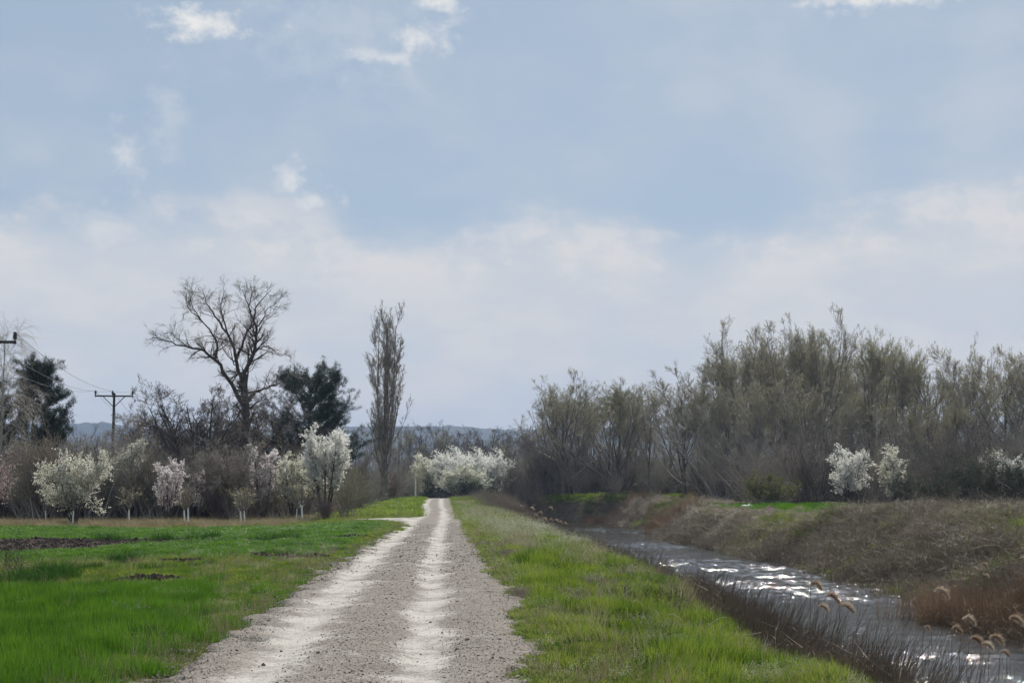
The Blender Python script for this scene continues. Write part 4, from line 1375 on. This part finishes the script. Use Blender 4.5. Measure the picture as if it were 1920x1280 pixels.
def build_left_trees():
    g = np.random.default_rng(500)
    hero_tree()
    sp = [spreading(g), spreading(g, 'bark', 'twig')]
    SHARED['spreading'] = sp[0]
    def put(name, parts, px, top, Y, w=1.0, rz=None, base=10.0, **kw):
        x = px_x(px, Y)
        H = height_to(px, top, Y)
        s = H / base
        return plant(name, parts, x, Y, g.uniform(0, 6.28) if rz is None else rz, s * w, s, **kw)
    put('bare_tree', sp[0], 368, 706, 104, 1.0, 0.4, label='wide round-crowned bare tree beside the utility pole, before the tallest one')
    put('bare_tree', sp[1], 436, 800, 95, 0.85, 2.2, label='small dark-trunked bare tree at the front edge of the grass')
    put('bare_tree', sp[1], 492, 745, 122, 1.0, 3.9, label='twiggy bare tree filling the gap between tallest tree and pine')
    put('bare_tree', sp[1], 322, 742, 110, 1.1, 4.4, label='grey bare tree left of the wide round-crowned one, over the pink wands')
    put('bare_tree', sp[0], 445, 722, 108, 1.0, 5.3, label='dense bare tree in front of the tallest one, hiding its trunk')
    put('bare_tree', sp[0], 300, 770, 118, 0.9, 1.4, label='low bare tree behind the cream blossom, beside the utility pole')
    put('bare_tree', sp[1], 95, 800, 112, 1.0, 5.0, label='grey bare tree below the pine at the photo edge')
    put('bare_tree', sp[0], -20, 745, 116, 1.0, 2.5, label='bare tree cut off by the picture edge, under the birch')
    put('bare_tree', sp[1], 660, 790, 175, 0.8, 0.9, label='pale grey bare tree just left of the columnar poplar')
    put('bare_tree', sp[0], 575, 760, 132, 0.8, 0.2, label='dark bare tree behind the pine beside the tall white blossom')
    plant('birch', weeping_birch(g), px_x(2, 96), 96, 0.3, height_to(2, 634, 96) / 10 * 0.9, height_to(2, 634, 96) / 10, label='weeping birch with hanging twigs at the picture edge', cat='tree')
    # pines
    H = height_to(62, 676, 105)
    plant('pine_tree', pine(g, H * 0.88, 0.6, 0.36, 3.6, 1.0, 50), px_x(60, 105), 105, 0.0, 1.0, label='dark pine with foliage swept to one side, beside the birch', cat='tree')
    H = height_to(580, 688, 120)
    plant('pine_tree', pine(g, H * 0.86, 0.25, 0.24, 5.2, 1.6, 44), px_x(575, 120), 120, 0.0, 1.0, label='broad dark pine between the tallest bare tree and the poplar', cat='tree')
    H = height_to(-12, 725, 101)
    plant('pine_tree', pine(g, H, 0.0, 0.5, 2.2, 0.5, 40), px_x(-14, 101), 101, 0.0, 1.0, label='pine cut off by the picture edge, only branch tips showing', cat='tree')
    # columnar poplar
    x = px_x(721, 165)
    s = height_to(718, 577, 165) / 20.8
    plant('poplar_tree', lombardy(g), x, 165, 0.0, s * 0.98, s, label='tall columnar poplar standing alone beside the road', cat='tree')
    # blossom trees
    def bt(px, base_y, top, wpx, Y, mat, lab, **kw):
        x = px_x(px, Y)
        H = height_to(px, top, Y)
        W = 1.18 * wpx / F * Y
        plant('blossom_tree', blossom_tree(g, H, W, mat, **kw), x, Y, g.uniform(0, 6.28), 1.0, label=lab, cat='tree')
    bt(145, 985, 846, 128, 86, M['blossom_cream'], 'round white-blossoming tree with dark forked trunk at the grass edge', per=6, size=0.044, stems=7)
    bt(252, 970, 812, 82, 98, M['blossom_cream'], 'tall loose cream blossoming tree right of the round white one', per=5, size=0.046, stems=5, fill=0.9)
    bt(320, 968, 862, 66, 91, M['blossom_pink'], 'small upright tree with pale pink blossom wands below the wide bare tree', form='up', per=5, size=0.044, stems=5, fill=0.7)
    bt(376, 962, 872, 40, 94, M['blossom_pink'], 'sparse pale pink blossom right beside the other pink wands', form='up', per=2, size=0.034, stems=3, fill=0.5)
    bt(498, 966, 832, 56, 96, M['blossom_pink'], 'slender pink blossoming tree with tall wands behind the sapling pair', form='up', per=5, size=0.044, stems=5, fill=0.8)
    bt(612, 970, 792, 92, 93, M['blossom'], 'tallest bright white blossoming tree, upright, near the road', form='up', per=6, size=0.048, stems=8, fill=1.0, t_low=0.25)
    bt(552, 970, 842, 70, 95, M['blossom_cream'], 'thin cream-white blossoming tree against the tallest white one', form='up', per=5, size=0.046, stems=6, fill=0.8)
    bt(525, 955, 845, 40, 99, M['blossom_pink'], 'faint pink blossom between the slender pink tree and the white ones', form='up', per=2, size=0.036, stems=3, fill=0.6)
    # rose tree whose trunk stands just outside the picture
    Y = 80
    H = height_to(20, 848, Y)
    plant('blossom_tree', blossom_tree(g, H, 5.2, M['blossom_rose'], per=3, size=0.036, stems=6, fill=0.9, twig='twig_red'), px_x(-25, Y), Y, 1.1, 1.0,
          label='dusky rose blossoming tree with a leaning dark limb, cut by the edge', cat='tree')
    # bushes
    plant('bush', shrub(g, 1.7, 1.3, 'twig_red', M['blossom_rose'], 20, 2, 0.02), px_x(612, 91), 91, 0, 1.0, label='small reddish bush at the foot of the tallest white blossom', cat='bush')
    ol = shrub(g, 4.0, 3.6, 'twig', M['olive'], 26, 3, 0.032)
    for px, Y, s, lab in [(652, 100, 0.95, 'olive-leaved bush at the thicket end nearest the road'), (560, 104, 1.3, 'olive-leaved bush behind the thin cream blossom'),
                          (500, 108, 1.2, 'olive-green bush behind the slender pink blossom'), (262, 104, 1.05, 'olive-green bush behind the tall cream blossom'), (425, 110, 1.1, 'olive bush behind the small dark-trunked bare tree')]:
        o = plant('bush', ol, px_x(px, Y), Y, g.uniform(0, 6), s, label=lab, cat='bush')
    # limewashed saplings
    ys_ = [young_tree(g), young_tree(g, True), young_tree(g, False, False)]
    sap = [(143, 85, 0, 'white-limed sapling in front of the round white blossom'), (176, 96, 2, 'thin white-limed sapling just right of the round white blossom'),
           (247, 85.5, 0, 'white-limed sapling standing alone below the tall cream blossom'), (350, 86, 0, 'left one of the sapling pair below the pink wands'),
           (357, 85, 2, 'right one of the sapling pair below the pink wands'), (455, 86.5, 1, 'left one of the sapling pair below the slender pink tree'),
           (462, 85.5, 0, 'right one of the sapling pair below the slender pink tree'), (559, 88, 2, 'thin limed sapling behind the forked one'),
           (569, 87, 1, 'forked white-limed sapling nearest the road'), (92, 93, 2, 'faint limed sapling left of the round white blossom')]
    for px, Y, k, lab in sap:
        o = plant('young_tree', ys_[k], px_x(px, Y), Y, g.uniform(0, 6.28) if k != 1 else 0.2, g.uniform(0.9, 1.08), label=lab, cat='sapling', group='limewashed saplings along the grass', sink=0.0)
        if px in (92, 176, 559):
            o.scale = (0.7, 0.7, 0.9)
    # understorey behind them
    sc = [merged(shrub(g, 3.6, 3.0, 'twig_dark', None, 24)), merged(shrub(g, 3.6, 3.0, 'twig', None, 24)), merged(shrub(g, 3.4, 3.0, 'twig_red', None, 24)), merged(shrub(g, 3.2, 3.0, 'twig', M['olive'], 20, 2, 0.03))]
    n = 350
    x = g.uniform(-48, -13.5, n)
    y = g.uniform(95, 140, n)
    k = (x < np.interp(y, [95, 120, 140], [-14.5, -16, -18.5])) & (x > -0.4 * y)
    x, y = x[k], y[k]
    s = g.uniform(0.8, 1.5, len(x)) * np.interp(x, [-48, -30, -14], [1.15, 1.2, 0.9])
    place('left_undergrowth', sc, x, y, s, g, 0.05, weights=[.18, .34, .2, .28])
    n = 90
    y = g.uniform(118, 215, n)
    x = road_x(y) - g.uniform(5.5, 20, n)
    k = ~((np.abs(x / y * F + 960 - 721) < 34) & (y < 172))
    x, y, n = x[k], y[k], int(k.sum())
    place('roadside_undergrowth', sc, x, y, g.uniform(0.6, 1.5, n), g, 0.05, weights=[.2, .5, .2, .1])


def build_center_trees():
    g = np.random.default_rng(600)
    far = [vase_poplar(g, M['bud'], 0.6, 1.2, 'bark_dark', 'twig_dark'), SHARED['spreading']]
    # row of bare trees far behind the road's end
    row = [(765, 786, 300), (800, 790, 330), (828, 792, 310), (858, 802, 340), (885, 812, 350), (912, 795, 330), (935, 800, 345), (958, 803, 320), (985, 800, 330), (1015, 792, 300), (745, 800, 310), (870, 818, 300), (945, 815, 300), (985, 815, 290)]
    lab = 'bare tree in the hazy row beyond the end of the road'
    for i, (px, top, Y) in enumerate(row):
        x = px_x(px, Y)
        H = height_to(px, top, Y)
        plant('bare_tree', far[i % 2], x, Y, g.uniform(0, 6), H / 10 * 0.9, H / 10, label=lab, cat='tree', group='hazy row of bare trees')
    sc = [merged(shrub(g, 4.0, 3.6, 'twig_dark', None, 24)), merged(shrub(g, 4.0, 3.6, 'twig', None, 24))]
    n = 110
    y = g.uniform(262, 360, n)
    x = y * g.uniform(-0.085, 0.03, n)
    place('far_undergrowth', sc, x, y, g.uniform(1.3, 2.6, n), g, 0.04)
    # blossom thicket closing the road
    bl = [(805, 850, 60, 236, 'white blossoming tree at the left end of the blossom wall closing the road'), (845, 846, 75, 232, 'tallest white blossoming tree in the wall closing the road'),
          (885, 848, 75, 228, 'white blossoming tree in the middle of the wall closing the road'), (925, 850, 70, 234, 'white blossoming tree at the right end of the wall closing the road'), (868, 868, 80, 224, 'low cream blossoming tree in front of the wall closing the road')]
    wall = []
    for i, (px, top, wpx, Y, lab) in enumerate(bl):
        x = px_x(px, Y)
        H = height_to(px, top, Y)
        W = wpx / F * Y * 1.25
        if i < 2:
            wall.append((blossom_tree(g, H, W, M['blossom' if i else 'blossom_cream'], per=7, size=0.085, stems=7, fill=1.0, t_low=0.15), H, W))
        parts, H0, W0 = wall[(1, 0, 1, 1, 0)[i] if i > 1 else i]
        plant('blossom_tree', parts, x, Y, g.uniform(0, 6), W / W0, H / H0, label=lab, cat='tree')
    eg = shrub(g, 3.2, 4.5, 'twig_dark', M['bluegreen'], 26, 4, 0.075)
    plant('bush', eg, px_x(885, 214), 214, 0, 1.0, 0.95, label='dark green bush under the white blossom wall', cat='bush')
    plant('bush', eg, px_x(805, 222), 222, 2, 0.9, 0.8, label='dark green bush behind the white roadside post', cat='bush')
    plant('bush', shrub(g, 5.0, 4.0, 'twig_pale', M['bud'], 24, 2, 0.04), px_x(775, 205), 205, 0, 1.0, label='pale grey twiggy bush between the poplar and the blossom wall', cat='bush')
    plant('bush', shrub(g, 5.5, 4.0, 'twig', None, 28), px_x(748, 190), 190, 0, 1.0, label='grey bare bush right beside the poplar trunk', cat='bush')
    plant('bush', shrub(g, 6.0, 4.6, 'twig_pale', None, 28), px_x(690, 168), 168, 0, 1.0, label='pale grey bare bush left of the poplar trunk', cat='bush')
    # dark brush right of the road's end
    dk = shrub(g, 6.0, 4.5, 'twig_dark', None, 34)
    for px, Y, s, lab in [(958, 196, 1.05, 'dark bare bush right of the blossom wall'), (985, 190, 1.35, 'tall dark bare bush where the canal bends'), (1020, 200, 1.5, 'dark bare bush under the first budding tree'), (1000, 178, 0.9, 'low dark bush at the canal bend')]:
        plant('bush', dk, px_x(px, Y), Y, g.uniform(0, 6), s, label=lab, cat='bush')
    # white post
    Y = 186
    p = at(779, 932, Y)
    h = at(779, 893, Y).z - g1(p.x, Y)
    t = np.linspace(0, 1, 5)
    G = Geo().tubes(np.stack([0 * t, 0 * t, h * t - 0.1], -1)[None], np.array([[0.11, 0.11, 0.105, 0.10, 0.03]]), 10)
    G.add([(0, 0, h - 0.09)] )
    tag(obj('white_post', G.mesh('white_post', M['limewash']), loc=(p.x, Y, g1(p.x, Y))), 'thin white post on the verge beside the poplar', 'post')


def build_right_trees():
    g = np.random.default_rng(700)
    vp = [vase_poplar(g, M['bud'], 1.0, 1.0), vase_poplar(g, M['bud_green'], 1.15, 0.85), vase_poplar(g, M['bud'], 1.0, 1.15, 'bark_pale', 'twig_pale'), vase_poplar(g, M['bud'], 0.9, 0.95)]
    rows = [(1055, 693, 196, 0, 1.2, 'first budding tree right of the canal bend, loose crown'), (1155, 700, 190, 1, 1.2, 'dense greenish budding tree second from the canal bend'),
            (1213, 700, 186, 3, 0.6, 'narrow budding tree between the greenish one and the leaning one'), (1283, 688, 178, 0, 1.2, 'budding tree behind the pale leaning tree'),
            (1325, 712, 172, 2, 0.8, 'pale twiggy budding tree right of the leaning tree'), (1395, 594, 165, 0, 0.75, 'leftmost of the tall budding trees'),
            (1462, 573, 160, 3, 0.75, 'tallest budding tree, left of the two highest'), (1540, 574, 158, 0, 0.78, 'tallest budding tree, right of the two highest'),
            (1630, 604, 152, 1, 0.75, 'greenest of the tall budding trees above the white blossoms'), (1688, 626, 150, 1, 0.7, 'budding tree just right of the greenest tall one'),
            (1748, 628, 146, 3, 0.75, 'tall budding tree before the gap in the row'), (1815, 627, 140, 2, 0.75, 'pale budding tree with spread limbs beside the gap'),
            (1880, 621, 134, 3, 0.8, 'tall tree with dark trunks near the picture edge'), (1945, 630, 132, 0, 0.85, 'budding tree cut off by the right picture edge'),
            (1430, 690, 150, 2, 0.9, 'shorter pale tree before the leftmost tall ones'), (1515, 700, 146, 0, 0.9, 'shorter budding tree below the two highest'),
            (1590, 715, 142, 2, 0.9, 'shorter pale tree behind the front white blossom'), (1700, 735, 138, 0, 0.9, 'shorter budding tree behind the second white blossom'), (1365, 720, 156, 0, 0.9, 'shorter budding tree at the left foot of the tall row'),
            (1780, 745, 132, 1, 0.9, 'low greenish tree in the gap of the row')]
    for px, top, Y, k, w, lab in rows:
        x = px_x(px, Y)
        H = height_to(px, top, Y)
        plant('budding_tree', vp[k], x, Y, g.uniform(0, 6.28), H / 10 * w * (1.1 if H < 14 else 1.2), H / 10, label=lab, cat='tree')
    back = [(1035, 728, 208), (1085, 722, 210), (1135, 728, 206), (1178, 722, 204), (1375, 640, 178), (1445, 612, 174), (1530, 605, 172), (1610, 640, 168), (1110, 735, 215), (1190, 745, 212), (1250, 728, 205), (1345, 705, 190), (1420, 640, 182), (1500, 625, 180), (1575, 640, 176), (1660, 660, 172), (1720, 672, 168), (1785, 690, 164), (1850, 680, 158), (1915, 675, 156), (1640, 730, 160), (1480, 735, 165), (1400, 745, 170), (1555, 745, 162), (1310, 760, 176), (1735, 760, 150)]
    for i, (px, top, Y) in enumerate(back):
        H = height_to(px, top, Y)
        plant('budding_tree', vp[(i * 3 + 1) % 4], px_x(px, Y), Y, g.uniform(0, 6.28), H / 10 * 1.15, H / 10, label='budding tree in the back row, seen between the front crowns', cat='tree', group='back row of budding trees')
    # pale leaning tree
    Y = 150
    base = at(1342, 938, Y)
    def P(pts, dy):
        return np.array([[at(px, py, Y + dy * i).x - base.x, dy * i, at(px, py, Y + dy * i).z - g1(base.x, Y)] for i, (px, py) in enumerate(pts)])
    polys = [P([(1345, 940), (1318, 900), (1290, 862), (1262, 832), (1232, 806), (1210, 785), (1195, 760)], 0.2), P([(1338, 935), (1310, 885), (1283, 845), (1265, 800), (1255, 760)], -0.3), P([(1290, 862), (1275, 830), (1240, 790), (1222, 750)], -0.4),
             P([(1348, 938), (1330, 880), (1305, 830), (1290, 790), (1283, 750)], 0.4)]
    rads = [np.linspace(0.12, 0.025, 7), np.linspace(0.09, 0.02, 5), np.linspace(0.06, 0.015, 4), np.linspace(0.08, 0.015, 5)]
    lv = [dict(n=8, per=1.6, t0=0.25, ang=0.8, rel=False, len=lambda t: 2.4 - 0.8 * t, K=4, wob=0.12, trop=0.12, rr=0.5, rmin=0.012),
          dict(n=6, t0=0.2, ang=0.6, len=lambda t: 0.5 - 0.15 * t, K=3, wob=0.12, trop=0.1, rr=0.55, rmin=0.009), dict(n=5, t0=0.2, ang=0.6, len=lambda t: 0.5, K=2, wob=0.12, trop=0.06, rr=0.6, rmin=0.007)]
    plant('leaning_tree', tree_meshes(polys, rads, lv, g, M['bark_pale'], M['twig_pale'], cut=1), base.x, Y, label='pale bare tree leaning far over towards the canal', cat='tree', sink=0.0)
    # blossoms
    for px, top, wpx, Y, mat, kw, lab in [(1590, 846, 84, 121, 'blossom', dict(per=8, size=0.05, stems=5, fill=0.9), 'white blossoming tree at the end of the bright grass strip'),
                                          (1672, 830, 74, 119, 'blossom_cream', dict(per=6, size=0.048, stems=4, fill=0.8), 'white blossoming tree second from the grass strip, greenish below'),
                                          (1858, 838, 80, 116, 'blossom_cream', dict(per=2, size=0.04, stems=5, fill=0.8), 'faint greenish blossoming tree in the dark bushes'),
                                          (1905, 845, 80, 112, 'blossom', dict(per=6, size=0.05, stems=5, fill=0.9, t_low=0.35), 'white-topped blossoming tree cut by the right edge')]:
        x = px_x(px, Y)
        H = height_to(px, top, Y)
        plant('blossom_tree', blossom_tree(g, H, wpx / F * Y * 1.1, M[mat], **kw), x, Y, g.uniform(0, 6), 1.0, label=lab, cat='tree')
    plant('bush', shrub(g, 2.6, 5.4, 'twig', M['olive'], 46, 6, 0.036, 1.0), px_x(1428, 118), 118, 0, 1.35, 1.05, label='rounded olive-green bush behind the bright grass strip', cat='bush')
    ev = shrub(g, 3.6, 4.0, 'twig_dark', M['bluegreen'], 26, 4, 0.05)
    for px, Y, s, lab in [(1745, 104, 0.85, 'dark evergreen bush right of the second white blossom'), (1800, 108, 1.05, 'dark evergreen bush below the faint blossom'), (1862, 102, 1.05, 'dark evergreen bush before the white-topped blossom'),
                          (1925, 100, 1.05, 'dark evergreen bush at the right picture edge'), (1690, 114, 0.8, 'dark bush at the foot of the second white blossom'), (1245, 184, 0.95, 'dark green bush left of the leaning trunk')]:
        plant('bush', ev, px_x(px, Y), Y, g.uniform(0, 6), s, label=lab, cat='bush')
    sc = [merged(shrub(g, 4.0, 3.2, 'twig_dark', None, 24)), merged(shrub(g, 4.0, 3.2, 'twig', None, 24)), merged(shrub(g, 4.0, 3.2, 'twig', M['bluegreen'], 20, 1, 0.04)), merged(shrub(g, 4.0, 3.2, 'twig', M['bud'], 20, 1, 0.03))]
    n = 480
    y = g.uniform(106, 235, n)
    x = y * g.uniform(0.02, 0.40, n)
    lim = np.interp(x / y, [0.03, 0.12, 0.16, 0.25, 0.40], [188, 176, 126, 121, 106])
    k = y > lim
    x, y = x[k], y[k]
    n = 70
    yb = g.uniform(205, 245, n)
    x, y = np.concatenate([x, yb * g.uniform(0.01, 0.15, n)]), np.concatenate([y, yb])
    place('right_undergrowth', sc, x, y, g.uniform(0.8, 1.9, len(x)), g, 0.05, weights=[.25, .47, .12, .16])


# ------------------------------------------------------------------ utility poles and wires
def utility_pole(loc, H, arm, rz, lab):
    o = empty('utility_pole', loc, rz)
    t = np.linspace(0, 1, 9)
    G = Geo().tubes(np.stack([0 * t, 0 * t, -0.3 + (H + 0.3) * t], -1)[None], np.linspace(0.15, 0.10, 9)[None], 10)
    G.box((-0.07, -0.07, H - 0.02), (0.07, 0.07, H + 0.04))
    obj('pole_shaft', G.mesh('pole_shaft', M['pole']), o)
    za = H - 0.22
    obj('crossarm', Geo().box((-arm / 2, -0.20, za - 0.06), (arm / 2, -0.11, za + 0.06)).mesh('crossarm', M['steel']), o)
    for s in (-1, 1):
        P = np.array([[(s * arm * 0.28, -0.15, za - 0.04), (0.06 * s, -0.15, za - arm * 0.28)]])
        obj('brace', Geo().tubes(P, np.full((1, 2), 0.035), 6).mesh('brace', M['steel']), o)
    for px in (-arm / 2 + 0.06, -0.12, arm / 2 - 0.06):
        pr = np.array([0.03, 0.03, 0.085, 0.10, 0.06, 0.095, 0.105, 0.06, 0.085, 0.06, 0.0])
        zz = np.array([-0.10, 0.12, 0.14, 0.19, 0.21, 0.25, 0.30, 0.33, 0.38, 0.45, 0.46]) + za
        P = np.stack([np.full(11, px), np.full(11, -0.155), zz], -1)
        obj('insulator', Geo().tubes(P[None], pr[None], 10).mesh('insulator', M['insulator']), o)
    tag(o, lab, 'utility pole', 'utility poles of the wire line')
    return o, [Vector((px, -0.155, za + 0.42)) for px in (-arm / 2 + 0.06, -0.12, arm / 2 - 0.06)]


def build_poles():
    A = Vector((px_x(-42, 62), 62, 0))
    B = Vector((px_x(213, 116), 116, 0))
    A.z, B.z = g1(A.x, A.y), g1(B.x, B.y)
    dirn = (B - A).normalized()
    C_ = Vector((B.x + dirn.x * 54, B.y + dirn.y * 54, 0))
    C_.z = g1(C_.x, C_.y)
    rz = math.atan2(dirn.y, dirn.x) - math.pi / 2
    ends = []
    for loc, topy, pxp, lab in ((A, 640, -42, 'nearer utility pole, only its crossarm end showing at the picture edge'), (B, 742, 213, 'utility pole with crossarm and three insulators above the thicket'), (C_, None, 0, 'farther utility pole half hidden behind the wide bare tree')):
        H = (at(pxp, topy, loc.y).z - loc.z + 0.2) if topy else 9.0
        o, tips = utility_pole(loc, H, 3.05, rz, lab)
        c, s = math.cos(rz), math.sin(rz)
        ends.append([Vector((loc.x + t.x * c - t.y * s, loc.y + t.x * s + t.y * c, loc.z + t.z)) for t in tips])
    names = ('outer left', 'middle', 'outer right')
    for i in range(3):
        G = Geo()
        for k in range(2):
            a, b = ends[k][i], ends[k + 1][i]
            t = np.linspace(0, 1, 25)
            P = np.array(a)[None] * (1 - t)[:, None] + np.array(b)[None] * t[:, None]
            P[:, 2] -= 0.9 * 4 * t * (1 - t)
            G.tubes(P[None], np.full((1, 25), 0.011), 5)
        tag(obj('power_line', G.mesh('power_line', M['wire'])), f'{names[i]} wire of the three sagging between the utility poles', 'wire', 'sagging wires')


# ------------------------------------------------------------------ single small things
def build_small():
    g = np.random.default_rng(900)
    # reed stalks with feathery plumes
    spots = [(1520, 1095, 25, 1.0, 'tan reed plume leaning over the calm water, highest of the near group'), (1548, 1118, 24, 1.25, 'large tan reed plume over the calm water beside the highest one'), (1575, 1136, 24, 1.2, 'rusty reed plume right of the large tan one over the water'),
             (1535, 1137, 23, 0.8, 'small reed plume under the large tan one'), (1752, 1108, 36, 1.9, 'biggest fluffy plume at the far water edge'), (1805, 1160, 30, 1.4, 'grey feathery plume left of the shore corner'),
             (1785, 1178, 29, 1.1, 'tan plume below the grey feathery one'), (1892, 1160, 30, 1.6, 'arching tan plume against the rusty reeds near the edge'), (1818, 1198, 27, 1.3, 'tan plume low over the dark water'), (1855, 1196, 27, 1.4, 'grey plume low over the dark water, right of the tan one'),
             (1840, 1208, 26, 1.1, 'drooping pale plume lowest over the dark water'), (1876, 1222, 25, 0.8, 'small pale plume near the bottom right'), (1732, 1176, 28, 0.7, 'small rusty plume over the sparkling water'),
             (1840, 1058, 40, 0.9, 'tan plume on the far bank brush'), (1823, 1066, 40, 0.8, 'pale plume left of the tan one on the far bank'), (1912, 1046, 40, 0.9, 'tan plume on the far bank at the right edge'), (1845, 1078, 39, 0.7, 'small pale plume under the tan one on the far bank'),
             (994, 952, 118, 1.8, ''), (1010, 960, 116, 1.6, ''), (1028, 951, 116, 1.8, ''), (1002, 965, 114, 1.4, ''), (1018, 972, 112, 1.6, ''), (1040, 975, 108, 1.6, ''), (1048, 978, 106, 1.4, ''), (975, 948, 122, 1.3, ''), (1030, 973, 110, 1.3, ''), (1057, 980, 104, 1.2, '')]
    for px, py, Y, s, lab in spots:
        p = at(px, py, Y)
        zb = max(g1(p.x, Y), ZW - 0.1)
        o = empty('plumed_reed', (p.x, Y, zb))
        h = p.z - zb
        t = np.linspace(0, 1, 7)
        lean = g.uniform(0.02, 0.10)
        bow = np.stack([lean * h * (t ** 2 - 1), 0 * t, h * t], -1)
        obj('stem', Geo().tubes(bow[None], np.linspace(0.006, 0.003, 7)[None], 5).mesh('stem', M['reed']), o)
        n = 620
        L = 0.24 * s
        tt = g.uniform(0, 1, n) ** 0.8
        droop = np.stack([L * (0.8 * tt), 0.12 * L * tt, L * (0.62 * tt - 0.95 * tt ** 2)], -1)
        p0 = bow[-1] + droop + g.normal(0, 0.010 * s, (n, 3))
        ln = (0.11 * s * np.sin(np.pi * np.clip(0.15 + 0.75 * tt, 0, 1)) * g.uniform(0.5, 1.2, n))[:, None]
        dd = np.stack([0.75 - 0.5 * tt, g.normal(0, 0.45, n), 0.45 - 1.35 * tt + g.normal(0, 0.38, n)], -1)
        dd = dd / np.linalg.norm(dd, axis=1, keepdims=True) * ln
        sd = g.normal(0, 0.0022 * s ** 0.5, (n, 3))
        V = np.stack([p0 - sd, p0 + sd, p0 + dd], 1).reshape(-1, 3)
        obj('plume', Geo().add(V, t=np.arange(3 * n).reshape(n, 3)).mesh('plume', M['plume']), o)
        tag(o, lab or 'small pale reed plume above the dark reeds before the canal bend', 'reed', 'plumed reeds')
    # bleached bent stalks on the verge and by the reeds
    P, rad = [], []
    for (px, py, Y, dx, dz) in [(1163, 1140, 22, 0.10, 0.30), (1155, 1150, 21.5, 0.28, 0.28), (1170, 1165, 20.5, 0.22, 0.20), (1110, 1075, 33, -0.25, 0.35), (1130, 1065, 33, 0.2, 0.35), (1098, 1150, 21, 0.12, 0.22), (1176, 1150, 21, -0.02, 0.35),
                                (1355, 1190, 17.5, 0.45, 0.16), (1330, 1200, 17, 0.25, 0.32), (1290, 1160, 19, -0.25, 0.22), (1370, 1215, 16.5, 0.5, 0.05), (1300, 1190, 17.5, 0.15, 0.30), (1340, 1195, 17.5, -0.1, 0.28), (1310, 1180, 18, 0.35, 0.3),
                                (1150, 1100, 28, 0.3, .02), (1275, 1150, 20, 0.2, 0.12), (1460, 1235, 15.5, 0.35, 0.14)]:
        b = at(px, py, Y)
        b.z = g1(b.x, Y)
        t = np.linspace(0, 1, 6)[:, None]
        q = np.array(b)[None] + t * np.array([[dx, g.normal(0, .1), 0]]) + np.array([[0, 0, 1]]) * dz * (2.2 * t - 1.2 * t ** 2)
        P.append(q + g.normal(0, 0.008, q.shape))
        rad.append(np.linspace(0.006, 0.003, 6))
    tag(obj('bleached_stalks', Geo().tubes(np.array(P), np.array(rad), 4).mesh('bleached_stalks', M['straw'])), kind='stuff')
    dm = [bramble(g, 7, 0.45, 0.12, M['dead_stem'], 0.004, 0.3, 3), bramble(g, 6, 0.5, 0.12, M['straw'], 0.004, 0.5, 2), bramble(g, 12, 1.0, 0.3, M['dead_stem'], 0.006, 0.4, 4)]
    n = 120
    y = g.uniform(15, 34, n)
    x = bank_x(y) - g.uniform(-0.6, 1.1, n) ** 2
    place('dry_verge_weeds', dm[:2], x, y, g.uniform(0.5, 1.2, n), g, 0.2)
    x, y = [], []
    for px, py, n_ in [(12, 1065, 5), (30, 1075, 4), (52, 1070, 3), (5, 1050, 3), (70, 1068, 2)]:
        Y = CAMZ * F / (py - 920)
        for _ in range(n_):
            x.append(px_x(px, Y) + g.normal(0, 0.25))
            y.append(Y + g.normal(0, 0.5))
    place('dead_field_weeds', dm[1:], np.array(x), np.array(y), g.uniform(0.6, 1.25, len(x)), g, 0.1)
    # crumpled white sheet lying on the far bank
    Y = 112
    n = 14
    u, v = np.meshgrid(np.linspace(-1, 1, n), np.linspace(-1, 1, n))
    z = 0.12 + 0.14 * np.abs(sines(u * 2, v * 2, 1.6, 910)) * (1 - 0.6 * (u ** 2 + v ** 2) / 2) - 0.1 * np.maximum(np.abs(u), np.abs(v)) ** 4
    i = np.arange(n * n).reshape(n, n)
    q = np.stack([i[:-1, :-1], i[:-1, 1:], i[1:, 1:], i[1:, :-1]], -1).reshape(-1, 4)
    sh = np.stack([u * 0.55 + 0.06 * v, v * 0.35, z], -1).reshape(-1, 3)
    V2 = np.concatenate([sh, sh - np.array([0, 0, 0.01])])
    X = px_x(1401, Y)
    tag(obj('plastic_sheet', mesh_np('plastic_sheet', V2, [q, q[:, ::-1] + n * n], [M['limewash']], smooth=True), loc=(X, Y, g1(X, Y))), 'crumpled white sheet lying on the bright grass strip', 'sheet')


def build_haze():
    m = bpy.data.materials.new('haze_air')
    m.use_nodes = True
    t = NT(m.node_tree)
    out = t.n('ShaderNodeOutputMaterial')
    v = t.n('ShaderNodeVolumePrincipled')
    v.inputs['Color'].default_value = (0.46, 0.64, 1.0, 1)
    v.inputs['Density'].default_value = 0.00019
    v.inputs['Anisotropy'].default_value = 0.0
    t.link(v.outputs[0], out.inputs['Volume'])
    G = Geo().box((-4200, -450, -8), (4200, 4500, 175))
    o = obj('haze', G.mesh('haze', m))
    tag(o, kind='stuff')


build_ground()
build_road()
build_water()
build_hills()
build_left_trees()
build_center_trees()
build_right_trees()
build_poles()
build_banks()
build_grass()
build_stones()
build_small()
build_haze()
